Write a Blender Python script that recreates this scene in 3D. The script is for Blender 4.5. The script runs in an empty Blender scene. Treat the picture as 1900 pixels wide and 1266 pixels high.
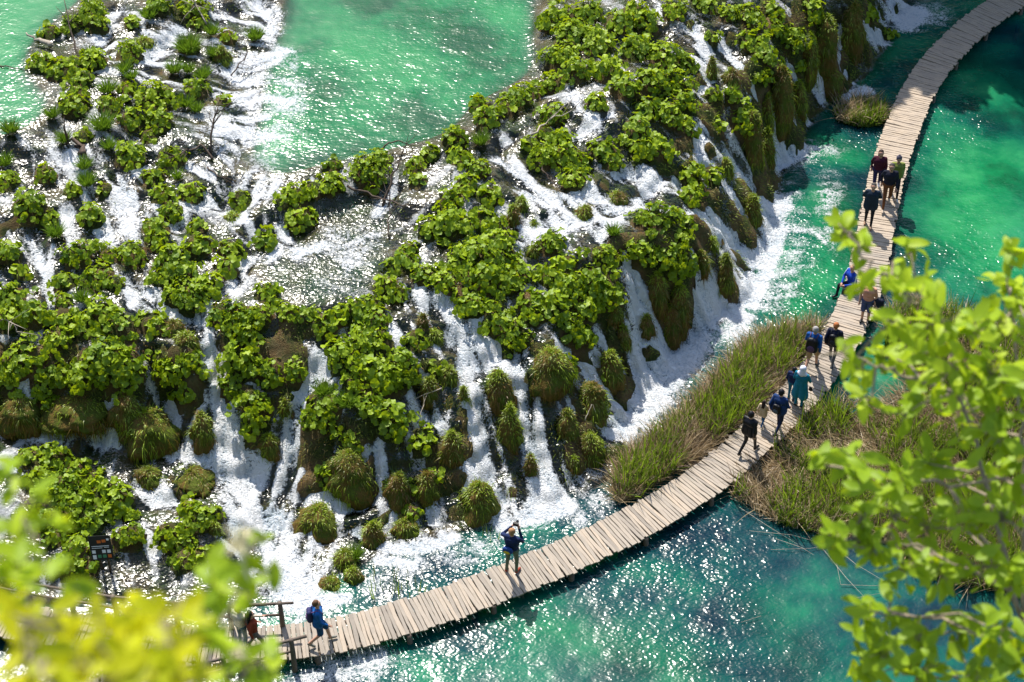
import bpy, bmesh, math, random
import numpy as np
from mathutils import Vector, Matrix, Euler

random.seed(7)
rng = np.random.default_rng(7)
SC = bpy.context.scene
COL = SC.collection
R = math.radians

# ------------------------------------------------------------------ camera
FPX, PITCH, CZ = 3700.0, R(43.0), 40.5          # focal length in photo pixels (1900 wide)
cam_d = bpy.data.cameras.new('camera')
cam = bpy.data.objects.new('camera', cam_d)
COL.objects.link(cam)
cam.location = (0, 0, CZ)
cam.rotation_euler = (math.pi / 2 - PITCH, 0, 0)
cam_d.sensor_width = 36.0
cam_d.lens = 36.0 * FPX / 1900.0
cam_d.clip_start = 0.1
cam_d.clip_end = 2000
cam_d.dof.use_dof = True
cam_d.dof.focus_distance = 57.0
cam_d.dof.aperture_fstop = 4.8
SC.camera = cam

# ------------------------------------------------------------------ sky, sun, exposure
SUN_EL, SUN_AZ = R(53.0), R(-18.0)              # azimuth measured from +Y towards +X
to_sun = Vector((math.sin(SUN_AZ) * math.cos(SUN_EL), math.cos(SUN_AZ) * math.cos(SUN_EL), math.sin(SUN_EL)))
world = bpy.data.worlds.new('World')
SC.world = world
world.use_nodes = True
nt = world.node_tree
bg = nt.nodes['Background']
sky = nt.nodes.new('ShaderNodeTexSky')
sky.sky_type = 'NISHITA'
sky.sun_disc = False
sky.sun_elevation = SUN_EL
sky.sun_rotation = SUN_AZ
nt.links.new(sky.outputs[0], bg.inputs[0])
bg.inputs[1].default_value = 0.15
sun_d = bpy.data.lights.new('sun', 'SUN')
sun_d.energy = 4.5
sun_d.angle = R(0.5)
sun_d.color = (1.0, 0.95, 0.86)
sun = bpy.data.objects.new('sun', sun_d)
COL.objects.link(sun)
sun.rotation_euler = to_sun.to_track_quat('Z', 'Y').to_euler()
sun.location = (-10, 40, 60)
vs = SC.view_settings
vs.view_transform = 'Standard'
vs.look = 'None'
vs.exposure = 0.82
vs.gamma = 1.0
vs.use_curve_mapping = False
SC.render.engine = 'CYCLES'
SC.cycles.max_bounces = 8
SC.cycles.transparent_max_bounces = 12
SC.cycles.caustics_reflective = False
SC.cycles.caustics_refractive = False
SC.cycles.sample_clamp_indirect = 6.0

# ------------------------------------------------------------------ pixel <-> place
CP, SP = math.cos(PITCH), math.sin(PITCH)
def ray(px, py):
    x = (np.asarray(px, float) - 950) / FPX
    y = -(np.asarray(py, float) - 633) / FPX
    return np.stack([x, CP + y * SP, -SP + y * CP], -1)
def at(px, py, z=0.0):
    d = ray(px, py)
    t = (z - CZ) / d[..., 2]
    p = d * np.asarray(t)[..., None]
    p[..., 2] += CZ
    return p
def at_dist(px, py, dist):
    d = ray(px, py)
    return d * dist + np.array([0, 0, CZ])
def proj(x, y, z):
    dz = z - CZ
    depth = y * CP - dz * SP
    u = y * SP + dz * CP
    return 950 + FPX * x / depth, 633 - FPX * u / depth

# ------------------------------------------------------------------ noise on arrays
def vnoise(x, y, seed):
    r = np.random.default_rng(seed).random((256, 256))
    xi, yi = np.floor(x).astype(int), np.floor(y).astype(int)
    fx, fy = x - xi, y - yi
    fx, fy = fx * fx * (3 - 2 * fx), fy * fy * (3 - 2 * fy)
    a = r[xi & 255, yi & 255]; b = r[(xi + 1) & 255, yi & 255]
    c = r[xi & 255, (yi + 1) & 255]; d = r[(xi + 1) & 255, (yi + 1) & 255]
    return (a * (1 - fx) + b * fx) * (1 - fy) + (c * (1 - fx) + d * fx) * fy
def fbm(x, y, s, octs, seed):
    v = 0; a = 0.5; t = 0
    for o in range(octs):
        v = v + a * vnoise(x * s + 17.3 * o + 300, y * s - 9.1 * o + 300, seed + o)
        t += a; a *= 0.5; s *= 2.03
    return v / t
def sstep(a, b, x):
    t = np.clip((x - a) / (b - a), 0, 1)
    return t * t * (3 - 2 * t)

# ------------------------------------------------------------------ mesh and object helpers
def mk_mesh(name, V, F, mats=(), smooth=False, midx=None):
    me = bpy.data.meshes.new(name)
    V = np.asarray(V, np.float32)
    if isinstance(F, np.ndarray):
        k = F.shape[1]; n = len(F)
        me.vertices.add(len(V)); me.vertices.foreach_set('co', V.ravel())
        me.loops.add(n * k); me.loops.foreach_set('vertex_index', F.astype(np.int32).ravel())
        me.polygons.add(n); me.polygons.foreach_set('loop_start', np.arange(0, n * k, k, dtype=np.int32))
        me.update(calc_edges=True)
    else:
        me.from_pydata(V.tolist(), [], F)
    for m in mats: me.materials.append(m)
    if midx is not None: me.polygons.foreach_set('material_index', np.asarray(midx, np.int32))
    if smooth: me.polygons.foreach_set('use_smooth', np.ones(len(me.polygons), bool))
    me.update()
    return me
def put(name, me, parent=None, loc=None, rot=None, scale=None):
    o = bpy.data.objects.new(name, me)
    COL.objects.link(o)
    if parent is not None: o.parent = parent
    if loc is not None: o.location = loc
    if rot is not None: o.rotation_euler = rot
    if scale is not None: o.scale = scale
    return o
def tag(o, label=None, cat=None, group=None, kind=None):
    if label: o['label'] = label
    if cat: o['category'] = cat
    if group: o['group'] = group
    if kind: o['kind'] = kind
    return o
def attr(me, name, vals):
    a = me.attributes.new(name, 'FLOAT', 'POINT')
    a.data.foreach_set('value', np.asarray(vals, np.float32).ravel())

class MB:
    """collects shapes for one mesh"""
    def __init__(s): s.V = []; s.F = []; s.M = []
    def add(s, V, F, m=0):
        b = len(s.V); s.V.extend([tuple(v) for v in V])
        s.F.extend([tuple(i + b for i in f) for f in F]); s.M.extend([m] * len(F))
    def tube(s, P, rad, n=6, m=0, cap=True):
        P = [Vector(p) for p in P]; N = len(P)
        if not hasattr(rad, '__len__'): rad = [rad] * N
        V = []; F = []
        ref = Vector((0.31, 0.17, 0.93))
        for i, p in enumerate(P):
            t = (P[min(i + 1, N - 1)] - P[max(i - 1, 0)])
            if t.length < 1e-6: t = Vector((0, 0, 1))
            t.normalize()
            a = t.cross(ref)
            if a.length < 0.05: a = t.cross(Vector((1, 0, 0)))
            a.normalize(); b = t.cross(a)
            for k in range(n):
                q = 2 * math.pi * k / n
                V.append(p + (a * math.cos(q) + b * math.sin(q)) * rad[i])
        for i in range(N - 1):
            for k in range(n):
                F.append((i * n + k, i * n + (k + 1) % n, (i + 1) * n + (k + 1) % n, (i + 1) * n + k))
        if cap:
            F.append(tuple(range(n - 1, -1, -1))); F.append(tuple((N - 1) * n + k for k in range(n)))
        s.add(V, F, m)
    def box(s, c, size, rot=None, m=0, bev=0.0):
        x, y, z = [q / 2 for q in size]
        V = [Vector((i * x, j * y, k * z)) for k in (-1, 1) for j in (-1, 1) for i in (-1, 1)]
        if rot is not None:
            M = Euler(rot).to_matrix(); V = [M @ v for v in V]
        V = [v + Vector(c) for v in V]
        s.add(V, [(0, 2, 3, 1), (4, 5, 7, 6), (0, 1, 5, 4), (2, 6, 7, 3), (0, 4, 6, 2), (1, 3, 7, 5)], m)
    def ball(s, c, r, nu=10, nv=7, m=0):
        r = r if hasattr(r, '__len__') else (r, r, r)
        V = [(c[0], c[1], c[2] + r[2])]; F = []
        for j in range(1, nv):
            th = math.pi * j / nv
            for i in range(nu):
                ph = 2 * math.pi * i / nu
                V.append((c[0] + r[0] * math.sin(th) * math.cos(ph), c[1] + r[1] * math.sin(th) * math.sin(ph), c[2] + r[2] * math.cos(th)))
        V.append((c[0], c[1], c[2] - r[2]))
        for i in range(nu): F.append((0, 1 + i, 1 + (i + 1) % nu))
        for j in range(nv - 2):
            for i in range(nu):
                a = 1 + j * nu + i; b = 1 + j * nu + (i + 1) % nu
                F.append((a, a + nu, b + nu, b))
        L = len(V) - 1; q = 1 + (nv - 2) * nu
        for i in range(nu): F.append((L, q + (i + 1) % nu, q + i))
        s.add(V, F, m)
    def mesh(s, name, mats, smooth=False):
        return mk_mesh(name, s.V, s.F, mats, smooth, s.M if any(s.M) else None)

# ------------------------------------------------------------------ materials
class NT:
    def __init__(s, name):
        s.m = bpy.data.materials.new(name); s.m.use_nodes = True
        s.t = s.m.node_tree; s.t.nodes.clear()
        s.out = s.t.nodes.new('ShaderNodeOutputMaterial')
    def n(s, typ, ins=None, **kw):
        nd = s.t.nodes.new('ShaderNode' + typ)
        for k, v in kw.items(): setattr(nd, k, v)
        for k, v in (ins or {}).items():
            if hasattr(v, 'is_linked') or hasattr(v, 'links'): s.t.links.new(v, nd.inputs[k])
            else: nd.inputs[k].default_value = v
        return nd
    def noise(s, vec, scale, detail=4, rough=0.55, dist=0.0):
        return s.n('TexNoise', {'Vector': vec, 'Scale': scale, 'Detail': detail, 'Roughness': rough, 'Distortion': dist}).outputs['Fac']
    def ramp(s, fac, stops, interp='LINEAR'):
        r = s.n('ValToRGB', {'Fac': fac})
        e = r.color_ramp.elements
        r.color_ramp.interpolation = interp
        while len(e) < len(stops): e.new(0.5)
        for i, (p, c) in enumerate(stops):
            e[i].position = p
            e[i].color = (c, c, c, 1) if not hasattr(c, '__len__') else (*c, 1)
        return r.outputs['Color']
    def math(s, op, a, b=0.0, c=0.0, clamp=False):
        nd = s.n('Math', {0: a, 1: b, 2: c}, operation=op, use_clamp=clamp)
        return nd.outputs[0]
    def mix(s, fac, a, b, blend='MIX'):
        nd = s.t.nodes.new('ShaderNodeMix'); nd.data_type = 'RGBA'; nd.blend_type = blend
        for k, v in ((0, fac), (6, a), (7, b)):
            if hasattr(v, 'links'): s.t.links.new(v, nd.inputs[k])
            elif hasattr(v, '__len__'): nd.inputs[k].default_value = (*v, 1) if len(v) == 3 else v
            else: nd.inputs[k].default_value = v
        return nd.outputs[2]
    def attr(s, name): return s.n('Attribute', attribute_name=name).outputs['Fac']
    def coord(s, which='Object'): return s.n('TexCoord').outputs[which]
    def rnd(s): return s.n('ObjectInfo').outputs['Random']
    def bump(s, h, strength=0.3, dist=0.02):
        return s.n('Bump', {'Height': h, 'Strength': strength, 'Distance': dist}).outputs[0]
    def done(s, sh):
        s.t.links.new(sh, s.out.inputs['Surface']); return s.m

def simple_mat(name, col, rough=0.7, var=0.15, scale=12, bump=0.15, spec=0.3):
    t = NT(name); c = t.coord()
    nz = t.noise(c, scale, 5)
    k = t.ramp(nz, [(0.25, tuple(x * (1 - var) for x in col)), (0.75, tuple(min(1, x * (1 + var)) for x in col))])
    p = t.n('BsdfPrincipled', {'Base Color': k, 'Roughness': rough, 'Specular IOR Level': spec})
    t.t.links.new(t.bump(t.noise(c, scale * 4, 3), bump, 0.02), p.inputs['Normal'])
    return t.done(p.outputs[0])

def leaf_mat(name, lo, hi, trans, tfac=0.45, gloss=0.06, scale=8.0, rough=0.4):
    t = NT(name)
    rnd = t.rnd(); c = t.coord()
    nz = t.noise(c, scale, 3)
    oc = t.n('SeparateColor', {0: t.n('ObjectInfo').outputs['Color']}).outputs[0]
    f = t.math('ADD', t.math('ADD', t.math('MULTIPLY', rnd, 0.7), t.math('MULTIPLY', t.math('SUBTRACT', oc, 0.6), 0.45)), t.math('MULTIPLY', t.math('SUBTRACT', nz, 0.35), 0.6), clamp=True)
    col = t.mix(f, lo, hi)
    tc = t.mix(f, tuple(0.7 * x for x in trans), trans)
    d = t.n('BsdfDiffuse', {'Color': col})
    tr = t.n('BsdfTranslucent', {'Color': tc})
    m1 = t.n('MixShader', {0: tfac, 1: d.outputs[0], 2: tr.outputs[0]})
    g = t.n('BsdfGlossy', {'Color': (0.9, 0.95, 0.9, 1), 'Roughness': rough})
    m2 = t.n('MixShader', {0: gloss, 1: m1.outputs[0], 2: g.outputs[0]})
    return t.done(m2.outputs[0])

def blade_mat(name, stops, trans=0.35):
    """stuff blades: colour from the per-blade attribute 'tone'"""
    t = NT(name)
    col = t.ramp(t.attr('tone'), stops)
    d = t.n('BsdfDiffuse', {'Color': col})
    tr = t.n('BsdfTranslucent', {'Color': col})
    m1 = t.n('MixShader', {0: trans, 1: d.outputs[0], 2: tr.outputs[0]})
    g = t.n('BsdfGlossy', {'Color': (1, 1, 1, 1), 'Roughness': 0.45})
    m2 = t.n('MixShader', {0: 0.03, 1: m1.outputs[0], 2: g.outputs[0]})
    return t.done(m2.outputs[0])

M = {}
M['butterbur'] = leaf_mat('butterbur_leaf', (0.07, 0.155, 0.004), (0.33, 0.44, 0.010), (0.40, 0.50, 0.008), 0.40, 0.022, 8.0, 0.5)
M['stem'] = simple_mat('green_stem', (0.10, 0.14, 0.04), 0.6)
M['fore_leaf'] = leaf_mat('young_tree_leaf', (0.18, 0.31, 0.012), (0.42, 0.53, 0.015), (0.60, 0.72, 0.012), 0.5, 0.015, 20, 0.5)
M['near_leaf'] = leaf_mat('near_tree_leaf', (0.34, 0.42, 0.008), (0.58, 0.55, 0.008), (0.8, 0.76, 0.008), 0.5, 0.01, 20, 0.5)
M['far_leaf'] = leaf_mat('woodland_leaf', (0.03, 0.06, 0.01), (0.06, 0.11, 0.02), (0.08, 0.14, 0.02), 0.3, 0.03)
M['bark'] = simple_mat('bark', (0.24, 0.19, 0.13), 0.85, 0.35, 25, 0.4)
M['dead_wood'] = simple_mat('dead_wood', (0.085, 0.06, 0.045), 0.8, 0.4, 20, 0.4)
M['pale_wood'] = simple_mat('bleached_wood', (0.34, 0.29, 0.23), 0.8, 0.3, 20, 0.3)
M['rail_wood'] = simple_mat('rail_wood', (0.13, 0.10, 0.08), 0.75, 0.35, 18, 0.4)
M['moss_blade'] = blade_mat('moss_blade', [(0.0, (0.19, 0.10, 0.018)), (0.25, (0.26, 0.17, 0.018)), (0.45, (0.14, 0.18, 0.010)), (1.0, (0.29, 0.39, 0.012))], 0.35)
M['tuft_blade'] = blade_mat('tuft_blade', [(0.0, (0.07, 0.14, 0.01)), (1.0, (0.22, 0.36, 0.02))], 0.45)
M['reed_blade'] = blade_mat('reed_blade', [(0.0, (0.07, 0.10, 0.02)), (0.5, (0.14, 0.21, 0.015)), (1.0, (0.28, 0.40, 0.02))], 0.45)
M['straw_blade'] = blade_mat('straw_blade', [(0.0, (0.14, 0.09, 0.045)), (0.55, (0.34, 0.24, 0.12)), (1.0, (0.52, 0.41, 0.23))], 0.3)
M['blossom'] = simple_mat('cream_blossom', (0.68, 0.6, 0.36), 0.7, 0.15)

def plank_mat():
    t = NT('weathered_plank'); c = t.coord(); rnd = t.rnd()
    off = t.n('CombineXYZ', {0: t.math('MULTIPLY', rnd, 37.0), 1: t.math('MULTIPLY', rnd, 91.0), 2: 0.0}).outputs[0]
    v = t.n('VectorMath', {0: c, 1: off}, operation='ADD').outputs[0]
    mp = t.n('Mapping', {'Vector': v, 'Scale': (1.2, 16.0, 4.0)}).outputs[0]
    grain = t.noise(mp, 4.0, 6, 0.65, 0.4)
    col = t.ramp(grain, [(0.2, (0.17, 0.14, 0.11)), (0.5, (0.34, 0.285, 0.225)), (0.8, (0.45, 0.385, 0.305))])
    tint = t.ramp(rnd, [(0.0, (0.62, 0.62, 0.62)), (0.3, (0.88, 0.88, 0.87)), (0.7, (1.0, 0.97, 0.93)), (1.0, (1.14, 1.07, 0.98))])
    col = t.mix(1.0, col, tint, 'MULTIPLY')
    wear = t.ramp(t.noise(v, 3.5, 5), [(0.35, 0.0), (0.7, 1.0)])
    col = t.mix(t.math('MULTIPLY', wear, 0.35), col, (0.25, 0.215, 0.19))
    p = t.n('BsdfPrincipled', {'Base Color': col, 'Roughness': 0.62, 'Specular IOR Level': 0.35})
    t.t.links.new(t.bump(grain, 0.5, 0.012), p.inputs['Normal'])
    return t.done(p.outputs[0])
M['plank'] = plank_mat()

def bed_mat():
    t = NT('travertine_bed'); c = t.coord()
    n1 = t.noise(c, 0.55, 6, 0.6); n2 = t.noise(c, 2.6, 6, 0.65); n3 = t.noise(c, 14, 4, 0.6)
    ochre = t.ramp(n2, [(0.3, (0.045, 0.03, 0.014)), (0.5, (0.15, 0.095, 0.04)), (0.72, (0.34, 0.25, 0.14))])
    moss = t.ramp(n3, [(0.3, (0.014, 0.02, 0.005)), (0.7, (0.06, 0.08, 0.012))])
    rock = t.mix(t.ramp(t.noise(c, 1.3, 6, 0.65), [(0.40, 0.0), (0.56, 1.0)]), ochre, moss)
    lake = t.ramp(n1, [(0.3, (0.045, 0.07, 0.03)), (0.44, (0.13, 0.24, 0.12)), (0.6, (0.24, 0.42, 0.24)), (0.75, (0.34, 0.50, 0.30))])
    lake = t.mix(t.ramp(n2, [(0.55, 0.0), (0.72, 0.75)]), lake, (0.10, 0.105, 0.03))
    col = t.mix(t.attr('deep'), rock, lake)
    p = t.n('BsdfPrincipled', {'Base Color': col, 'Roughness': 0.85, 'Specular IOR Level': 0.2})
    t.t.links.new(t.bump(t.math('ADD', n3, t.noise(c, 40, 3)), 0.9, 0.07), p.inputs['Normal'])
    return t.done(p.outputs[0])
M['bed'] = bed_mat()

def water_mat():
    t = NT('lake_and_cascade_water'); c = t.coord()
    foam = t.attr('foam'); lic = t.attr('streak'); depth = t.attr('depth'); rough_w = t.attr('chop')
    # clear water: scattering green body seen through a rippled surface
    n_big = t.noise(c, 0.30, 5, 0.6)
    deepcol = t.ramp(n_big, [(0.38, (0.0, 0.018, 0.032)), (0.47, (0.0, 0.044, 0.050)), (0.56, (0.0, 0.085, 0.062)), (0.68, (0.006, 0.17, 0.085))])
    palecol = t.ramp(n_big, [(0.38, (0.002, 0.075, 0.028)), (0.5, (0.006, 0.185, 0.064)), (0.62, (0.035, 0.29, 0.10))])
    body_c = t.mix(t.attr('pale'), deepcol, palecol)
    scat = t.n('BsdfDiffuse', {'Color': body_c})
    tint = t.mix(t.ramp(depth, [(0.0, 0.0), (0.6, 1.0)]), (0.92, 0.97, 0.95), (0.03, 0.70, 0.34))
    thru = t.n('BsdfTransparent', {'Color': tint})
    body = t.n('MixShader', {0: t.ramp(depth, [(0.02, 0.0), (0.25, 0.3), (1.0, 0.82)]), 1: thru.outputs[0], 2: scat.outputs[0]})
    # ripples
    mp = t.n('Mapping', {'Vector': c, 'Rotation': (0, 0, R(25)), 'Scale': (1.0, 1.45, 1.0)}).outputs[0]
    w1 = t.noise(mp, 1.1, 1, 0.5, 0.5); w2 = t.noise(mp, 7.0, 0, 0.5, 0.7); w3 = t.noise(c, 15.0, 0, 0.5, 0.3)
    h = t.math('ADD', t.math('MULTIPLY', w1, 0.09), t.math('ADD', t.math('MULTIPLY', w2, 0.031), t.math('MULTIPLY', w3, 0.006)))
    bmp = t.n('Bump', {'Height': t.math('MULTIPLY', h, rough_w), 'Strength': 1.0, 'Distance': 0.62}).outputs[0]
    gl = t.n('BsdfGlossy', {'Color': (1, 1, 1, 1), 'Roughness': 0.2, 'Normal': bmp})
    fr = t.n('Fresnel', {'IOR': 1.33, 'Normal': bmp}).outputs[0]
    clear = t.n('MixShader', {0: fr, 1: body.outputs[0], 2: gl.outputs[0]})
    # foam
    f1 = t.noise(c, 10.0, 4, 0.75, 0.9); f2 = t.noise(c, 1.7, 4, 0.6, 0.4)
    rg = t.noise(c, 5.0, 4, 0.62, 1.3)
    ridge = t.math('SUBTRACT', 1.0, t.math('MULTIPLY', t.math('ABSOLUTE', t.math('SUBTRACT', rg, 0.5)), 5.0), clamp=True)
    k = t.math('ADD', foam, t.math('MULTIPLY', t.math('SUBTRACT', lic, 0.5), 1.5))
    k = t.math('ADD', k, t.math('MULTIPLY', t.math('SUBTRACT', ridge, 0.45), 0.50))
    k = t.math('ADD', k, t.math('MULTIPLY', t.math('SUBTRACT', f1, 0.5), 1.0))
    k = t.math('ADD', k, t.math('MULTIPLY', t.math('SUBTRACT', f2, 0.5), 0.75))
    k = t.math('MULTIPLY', t.ramp(k, [(0.36, 0.0), (0.74, 1.0)]), t.ramp(foam, [(0.03, 0.0), (0.2, 1.0)]))
    tx = t.math('ADD', t.math('MULTIPLY', f1, 0.6), t.math('ADD', t.math('MULTIPLY', ridge, 0.15), t.math('MULTIPLY', lic, 0.4)))
    fcol = t.ramp(tx, [(0.40, (0.30, 0.39, 0.46)), (0.52, (0.66, 0.73, 0.79)), (0.64, (0.93, 0.94, 0.95))])  # thin grey-blue water between strands, plus shading and highlights painted into the foam
    fb = t.bump(t.math('ADD', t.math('ADD', f1, t.math('MULTIPLY', ridge, 0.3)), lic), 1.0, 0.16)
    fd = t.n('BsdfPrincipled', {'Base Color': fcol, 'Roughness': 0.4, 'Specular IOR Level': 0.4, 'Normal': fb})
    sh = t.n('MixShader', {0: k, 1: clear.outputs[0], 2: fd.outputs[0]})
    return t.done(sh.outputs[0])
M['water'] = water_mat()

def moss_mat():
    t = NT('moss_body'); c = t.coord(); rnd = t.rnd()
    n1 = t.noise(c, 2.2, 5, 0.6); n2 = t.noise(c, 16, 5, 0.65)
    f = t.math('ADD', t.math('MULTIPLY', n1, 0.7), t.math('MULTIPLY', n2, 0.35))
    col = t.ramp(f, [(0.32, (0.15, 0.085, 0.03)), (0.46, (0.13, 0.085, 0.02)), (0.56, (0.07, 0.085, 0.012)), (0.75, (0.12, 0.17, 0.014))])
    p = t.n('BsdfPrincipled', {'Base Color': col, 'Roughness': 0.9, 'Specular IOR Level': 0.15})
    t.t.links.new(t.bump(n2, 0.9, 0.06), p.inputs['Normal'])
    return t.done(p.outputs[0])
M['moss'] = moss_mat()
M['hill'] = simple_mat('hill_soil', (0.06, 0.075, 0.03), 0.9, 0.4, 0.4, 0.3)

# ------------------------------------------------------------------ terrain height
UL = [(-200, -140), (215, -140), (165, 0), (90, 50), (66, 95), (55, 130), (95, 165), (115, 195), (70, 235), (10, 255), (-200, 270)]
UC = [(520, -140), (1012, -140), (1003, 60), (1005, 140), (950, 162), (880, 195), (868, 240), (800, 264), (700, 288), (620, 305), (560, 322), (500, 335), (445, 305), (468, 220), (476, 120), (515, 40)]
MID = [(595, 385), (680, 362), (735, 400), (725, 470), (690, 525), (640, 562), (560, 562), (520, 525), (472, 505), (480, 462), (540, 462), (592, 430)]
ZUL, ZUC, ZMID = 4.7, 3.9, 3.4
CTRL = [(0,20,4.7),(60,60,4.7),(120,10,4.7),(30,150,4.7),(90,200,4.7),(0,180,4.7),(150,100,4.85),(250,60,4.6),(330,100,4.4),(200,200,4.65),
(300,200,4.4),(400,150,4.1),(420,60,4.15),(330,10,4.5),(550,100,3.9),(700,50,3.9),(900,50,3.9),(1000,20,3.9),(980,130,3.9),(800,200,3.9),(650,230,3.9),
(500,260,3.9),(480,60,3.95),(470,180,3.9),(500,330,3.85),(620,310,4.0),(700,290,4.0),(800,268,4.05),(870,235,4.1),(1000,180,4.1),(1030,80,4.3),(1030,10,4.4),
(20,260,4.6),(40,400,4.1),(130,330,4.25),(250,350,4.05),(300,290,4.2),(400,330,3.9),(450,370,3.7),
(600,450,3.4),(680,420,3.4),(620,530,3.4),(540,490,3.4),(690,480,3.4),(570,575,3.4),(500,540,3.4),(720,360,3.55),(640,360,3.7),
(60,460,3.85),(200,440,3.8),(350,450,3.7),(100,560,3.4),(250,500,3.55),(400,560,3.3),(450,480,3.45),
(50,650,3.0),(150,640,3.05),(240,680,2.9),(20,700,2.85),(120,705,2.8),(200,715,2.75),(20,795,0.9),(120,800,0.9),(200,812,0.9),
(80,870,1.1),(150,930,0.95),(230,900,0.85),(330,870,0.8),(300,960,.6),(200,1020,.5),(350,960,.6),(400,880,0.65),(60,1000,.7),(100,1060,.35),(300,1060,.2),(0,900,1.0),(200,1110,.05),(50,1110,.05),(400,1080,.1),
(480,620,3.1),(600,650,2.9),(700,600,3.1),(330,600,3.1),(300,660,2.8),(400,700,2.3),(430,800,1.4),(420,860,.75),(480,900,.5),(530,950,.3),(480,1000,.2),(560,1060,.08),(300,770,1.2),(340,720,2.2),
(560,700,2.4),(560,800,1.5),(540,870,.8),(650,700,2.65),(640,760,2.2),(640,850,1.2),(640,920,.5),(600,980,.25),
(750,700,2.5),(760,800,1.6),(740,870,1.0),(720,930,.45),(690,1000,.15),(800,560,3.2),(830,640,2.7),(850,720,2.1),(900,700,2.2),(850,800,1.4),(840,870,.8),(870,940,.25),(920,970,.05),
(950,640,2.5),(1000,680,2.2),(940,780,1.4),(1000,800,1.15),(1000,880,.45),(1030,940,.05),(980,960,.03),(1050,700,1.9),(1080,760,1.3),(1110,800,.8),(1100,870,.2),(1150,780,.08),(1130,730,.8),(1180,700,.3),
(900,500,3.4),(1000,520,3.1),(900,400,3.7),(800,450,3.6),(850,330,3.95),(1000,430,3.4),(1080,560,2.7),(1100,620,1.9),(1050,630,2.4),(1150,660,.9),(1200,720,.03),(1160,560,2.4),(1180,600,1.5),(1250,600,.5),(1260,640,.02),
(1200,470,2.9),(1250,500,2.4),(1300,480,2.0),(1310,540,.8),(1350,540,.4),(1380,600,-.05),(1330,600,0.0),(1100,400,3.4),(1200,380,3.2),(1100,300,3.7),(950,290,3.85),(1000,350,3.6),
(1280,420,2.7),(1330,450,1.6),(1380,490,.4),(1250,330,3.0),(1300,370,2.4),(1350,400,1.5),(1400,420,.5),(1440,400,0.0),(1100,100,4.4),(1200,80,4.2),(1150,200,4.2),(1250,180,3.9),(1250,250,3.6),(1200,250,3.8),
(1330,120,3.6),(1320,200,3.3),(1330,280,2.7),(1380,200,2.9),(1390,300,1.3),(1430,270,.7),(1445,325,0.0),(1400,150,3.0),(1440,100,3.1),(1450,180,2.0),(1475,235,.2),(1400,50,3.5),(1480,60,2.8),(1500,130,1.5),(1535,172,.2),
(1550,60,2.2),(1560,130,.5),(1600,40,1.6),(1605,100,.2),(1640,50,.05),(1350,20,3.9),(1500,0,3.2),(1600,0,2.2),(1690,20,-.1),(1590,165,-.05),(1540,240,-.3),
(1500,350,-.6),(1500,500,-.6),(1450,560,-.3),(1700,100,-.5),(1800,300,-1),(1800,450,-1),(1000,1150,-1),(1300,1100,-1),(1500,1200,-1),(800,1250,-1),(950,1000,-.25),(800,1040,-.12),(1100,980,-.3),(600,1230,-.5),(720,1080,-.15),
(1300,720,-.2),(1230,820,-.2),(1650,700,-.5),(1700,900,-.5),(1900,800,-.7),(1900,1200,-1),(300,1230,-.4),(100,1230,-.4),(1890,100,-1),(1750,20,-.6),(1600,300,-.6),(1550,430,-.7),(500,1120,-.02),(650,1090,-.08),
(-150,100,4.7),(-150,400,4.2),(-150,600,3.3),(-150,690,2.9),(-150,795,.9),(-150,950,.9),(-150,1100,.1),(-150,1250,-.5),(300,-120,4.6),(700,-130,3.9),(1030,-100,4.4),(1200,-100,4.6),(1400,-110,4.3),(1560,-110,3.2),(1680,-80,1.0),(1760,-60,-.2),(1950,-80,-.8)]
c_arr = np.array(CTRL, float)
cxy = at(c_arr[:, 0], c_arr[:, 1], c_arr[:, 2])[:, :2]
cz = c_arr[:, 2]
n_c = len(cz)
K = -np.sqrt(((cxy[:, None] - cxy[None]) ** 2).sum(2) + 0.15) + 0.12 * np.eye(n_c)
A = np.block([[K, np.ones((n_c, 1)), cxy], [np.ones((1, n_c)), np.zeros((1, 3))], [cxy.T, np.zeros((2, 3))]])
sol = np.linalg.solve(A, np.r_[cz, 0, 0, 0])
def rbf(x, y):
    out = np.full(x.shape, sol[n_c]) + sol[n_c + 1] * x + sol[n_c + 2] * y
    for i in range(n_c):
        out -= sol[i] * np.sqrt((x - cxy[i, 0]) ** 2 + (y - cxy[i, 1]) ** 2 + 0.15)
    return out

G = 0.075
X0, X1, Y0, Y1 = -23.0, 25.0, 26.0, 70.0
gx = np.arange(X0, X1, G); gy = np.arange(Y0, Y1, G)
NX, NY = len(gx), len(gy)
GX, GY = np.meshgrid(gx, gy, indexing='ij')
cs = 0.3
hx = np.arange(X0 - cs, X1 + 2 * cs, cs); hy = np.arange(Y0 - cs, Y1 + 2 * cs, cs)
HX, HY = np.meshgrid(hx, hy, indexing='ij')
HZ = rbf(HX, HY)
def bil(Z, x, y, x0, y0, st):
    u = np.clip((x - x0) / st, 0, Z.shape[0] - 1.001); v = np.clip((y - y0) / st, 0, Z.shape[1] - 1.001)
    i = u.astype(int); j = v.astype(int); fu = u - i; fv = v - j
    return (Z[i, j] * (1 - fu) + Z[i + 1, j] * fu) * (1 - fv) + (Z[i, j + 1] * (1 - fu) + Z[i + 1, j + 1] * fu) * fv
def box_blur(Z, r, it=2):
    for _ in range(it):
        for ax in (0, 1):
            c = np.cumsum(np.pad(Z, [(r + 1, r) if a == ax else (0, 0) for a in (0, 1)], mode='edge'), axis=ax)
            n = Z.shape[ax]
            hi = np.take(c, np.arange(2 * r + 1, 2 * r + 1 + n), axis=ax); lo = np.take(c, np.arange(0, n), axis=ax)
            Z = (hi - lo) / (2 * r + 1)
    return Z
BASE = box_blur(bil(HZ, GX, GY, hx[0], hy[0], cs), 2, 2)
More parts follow.
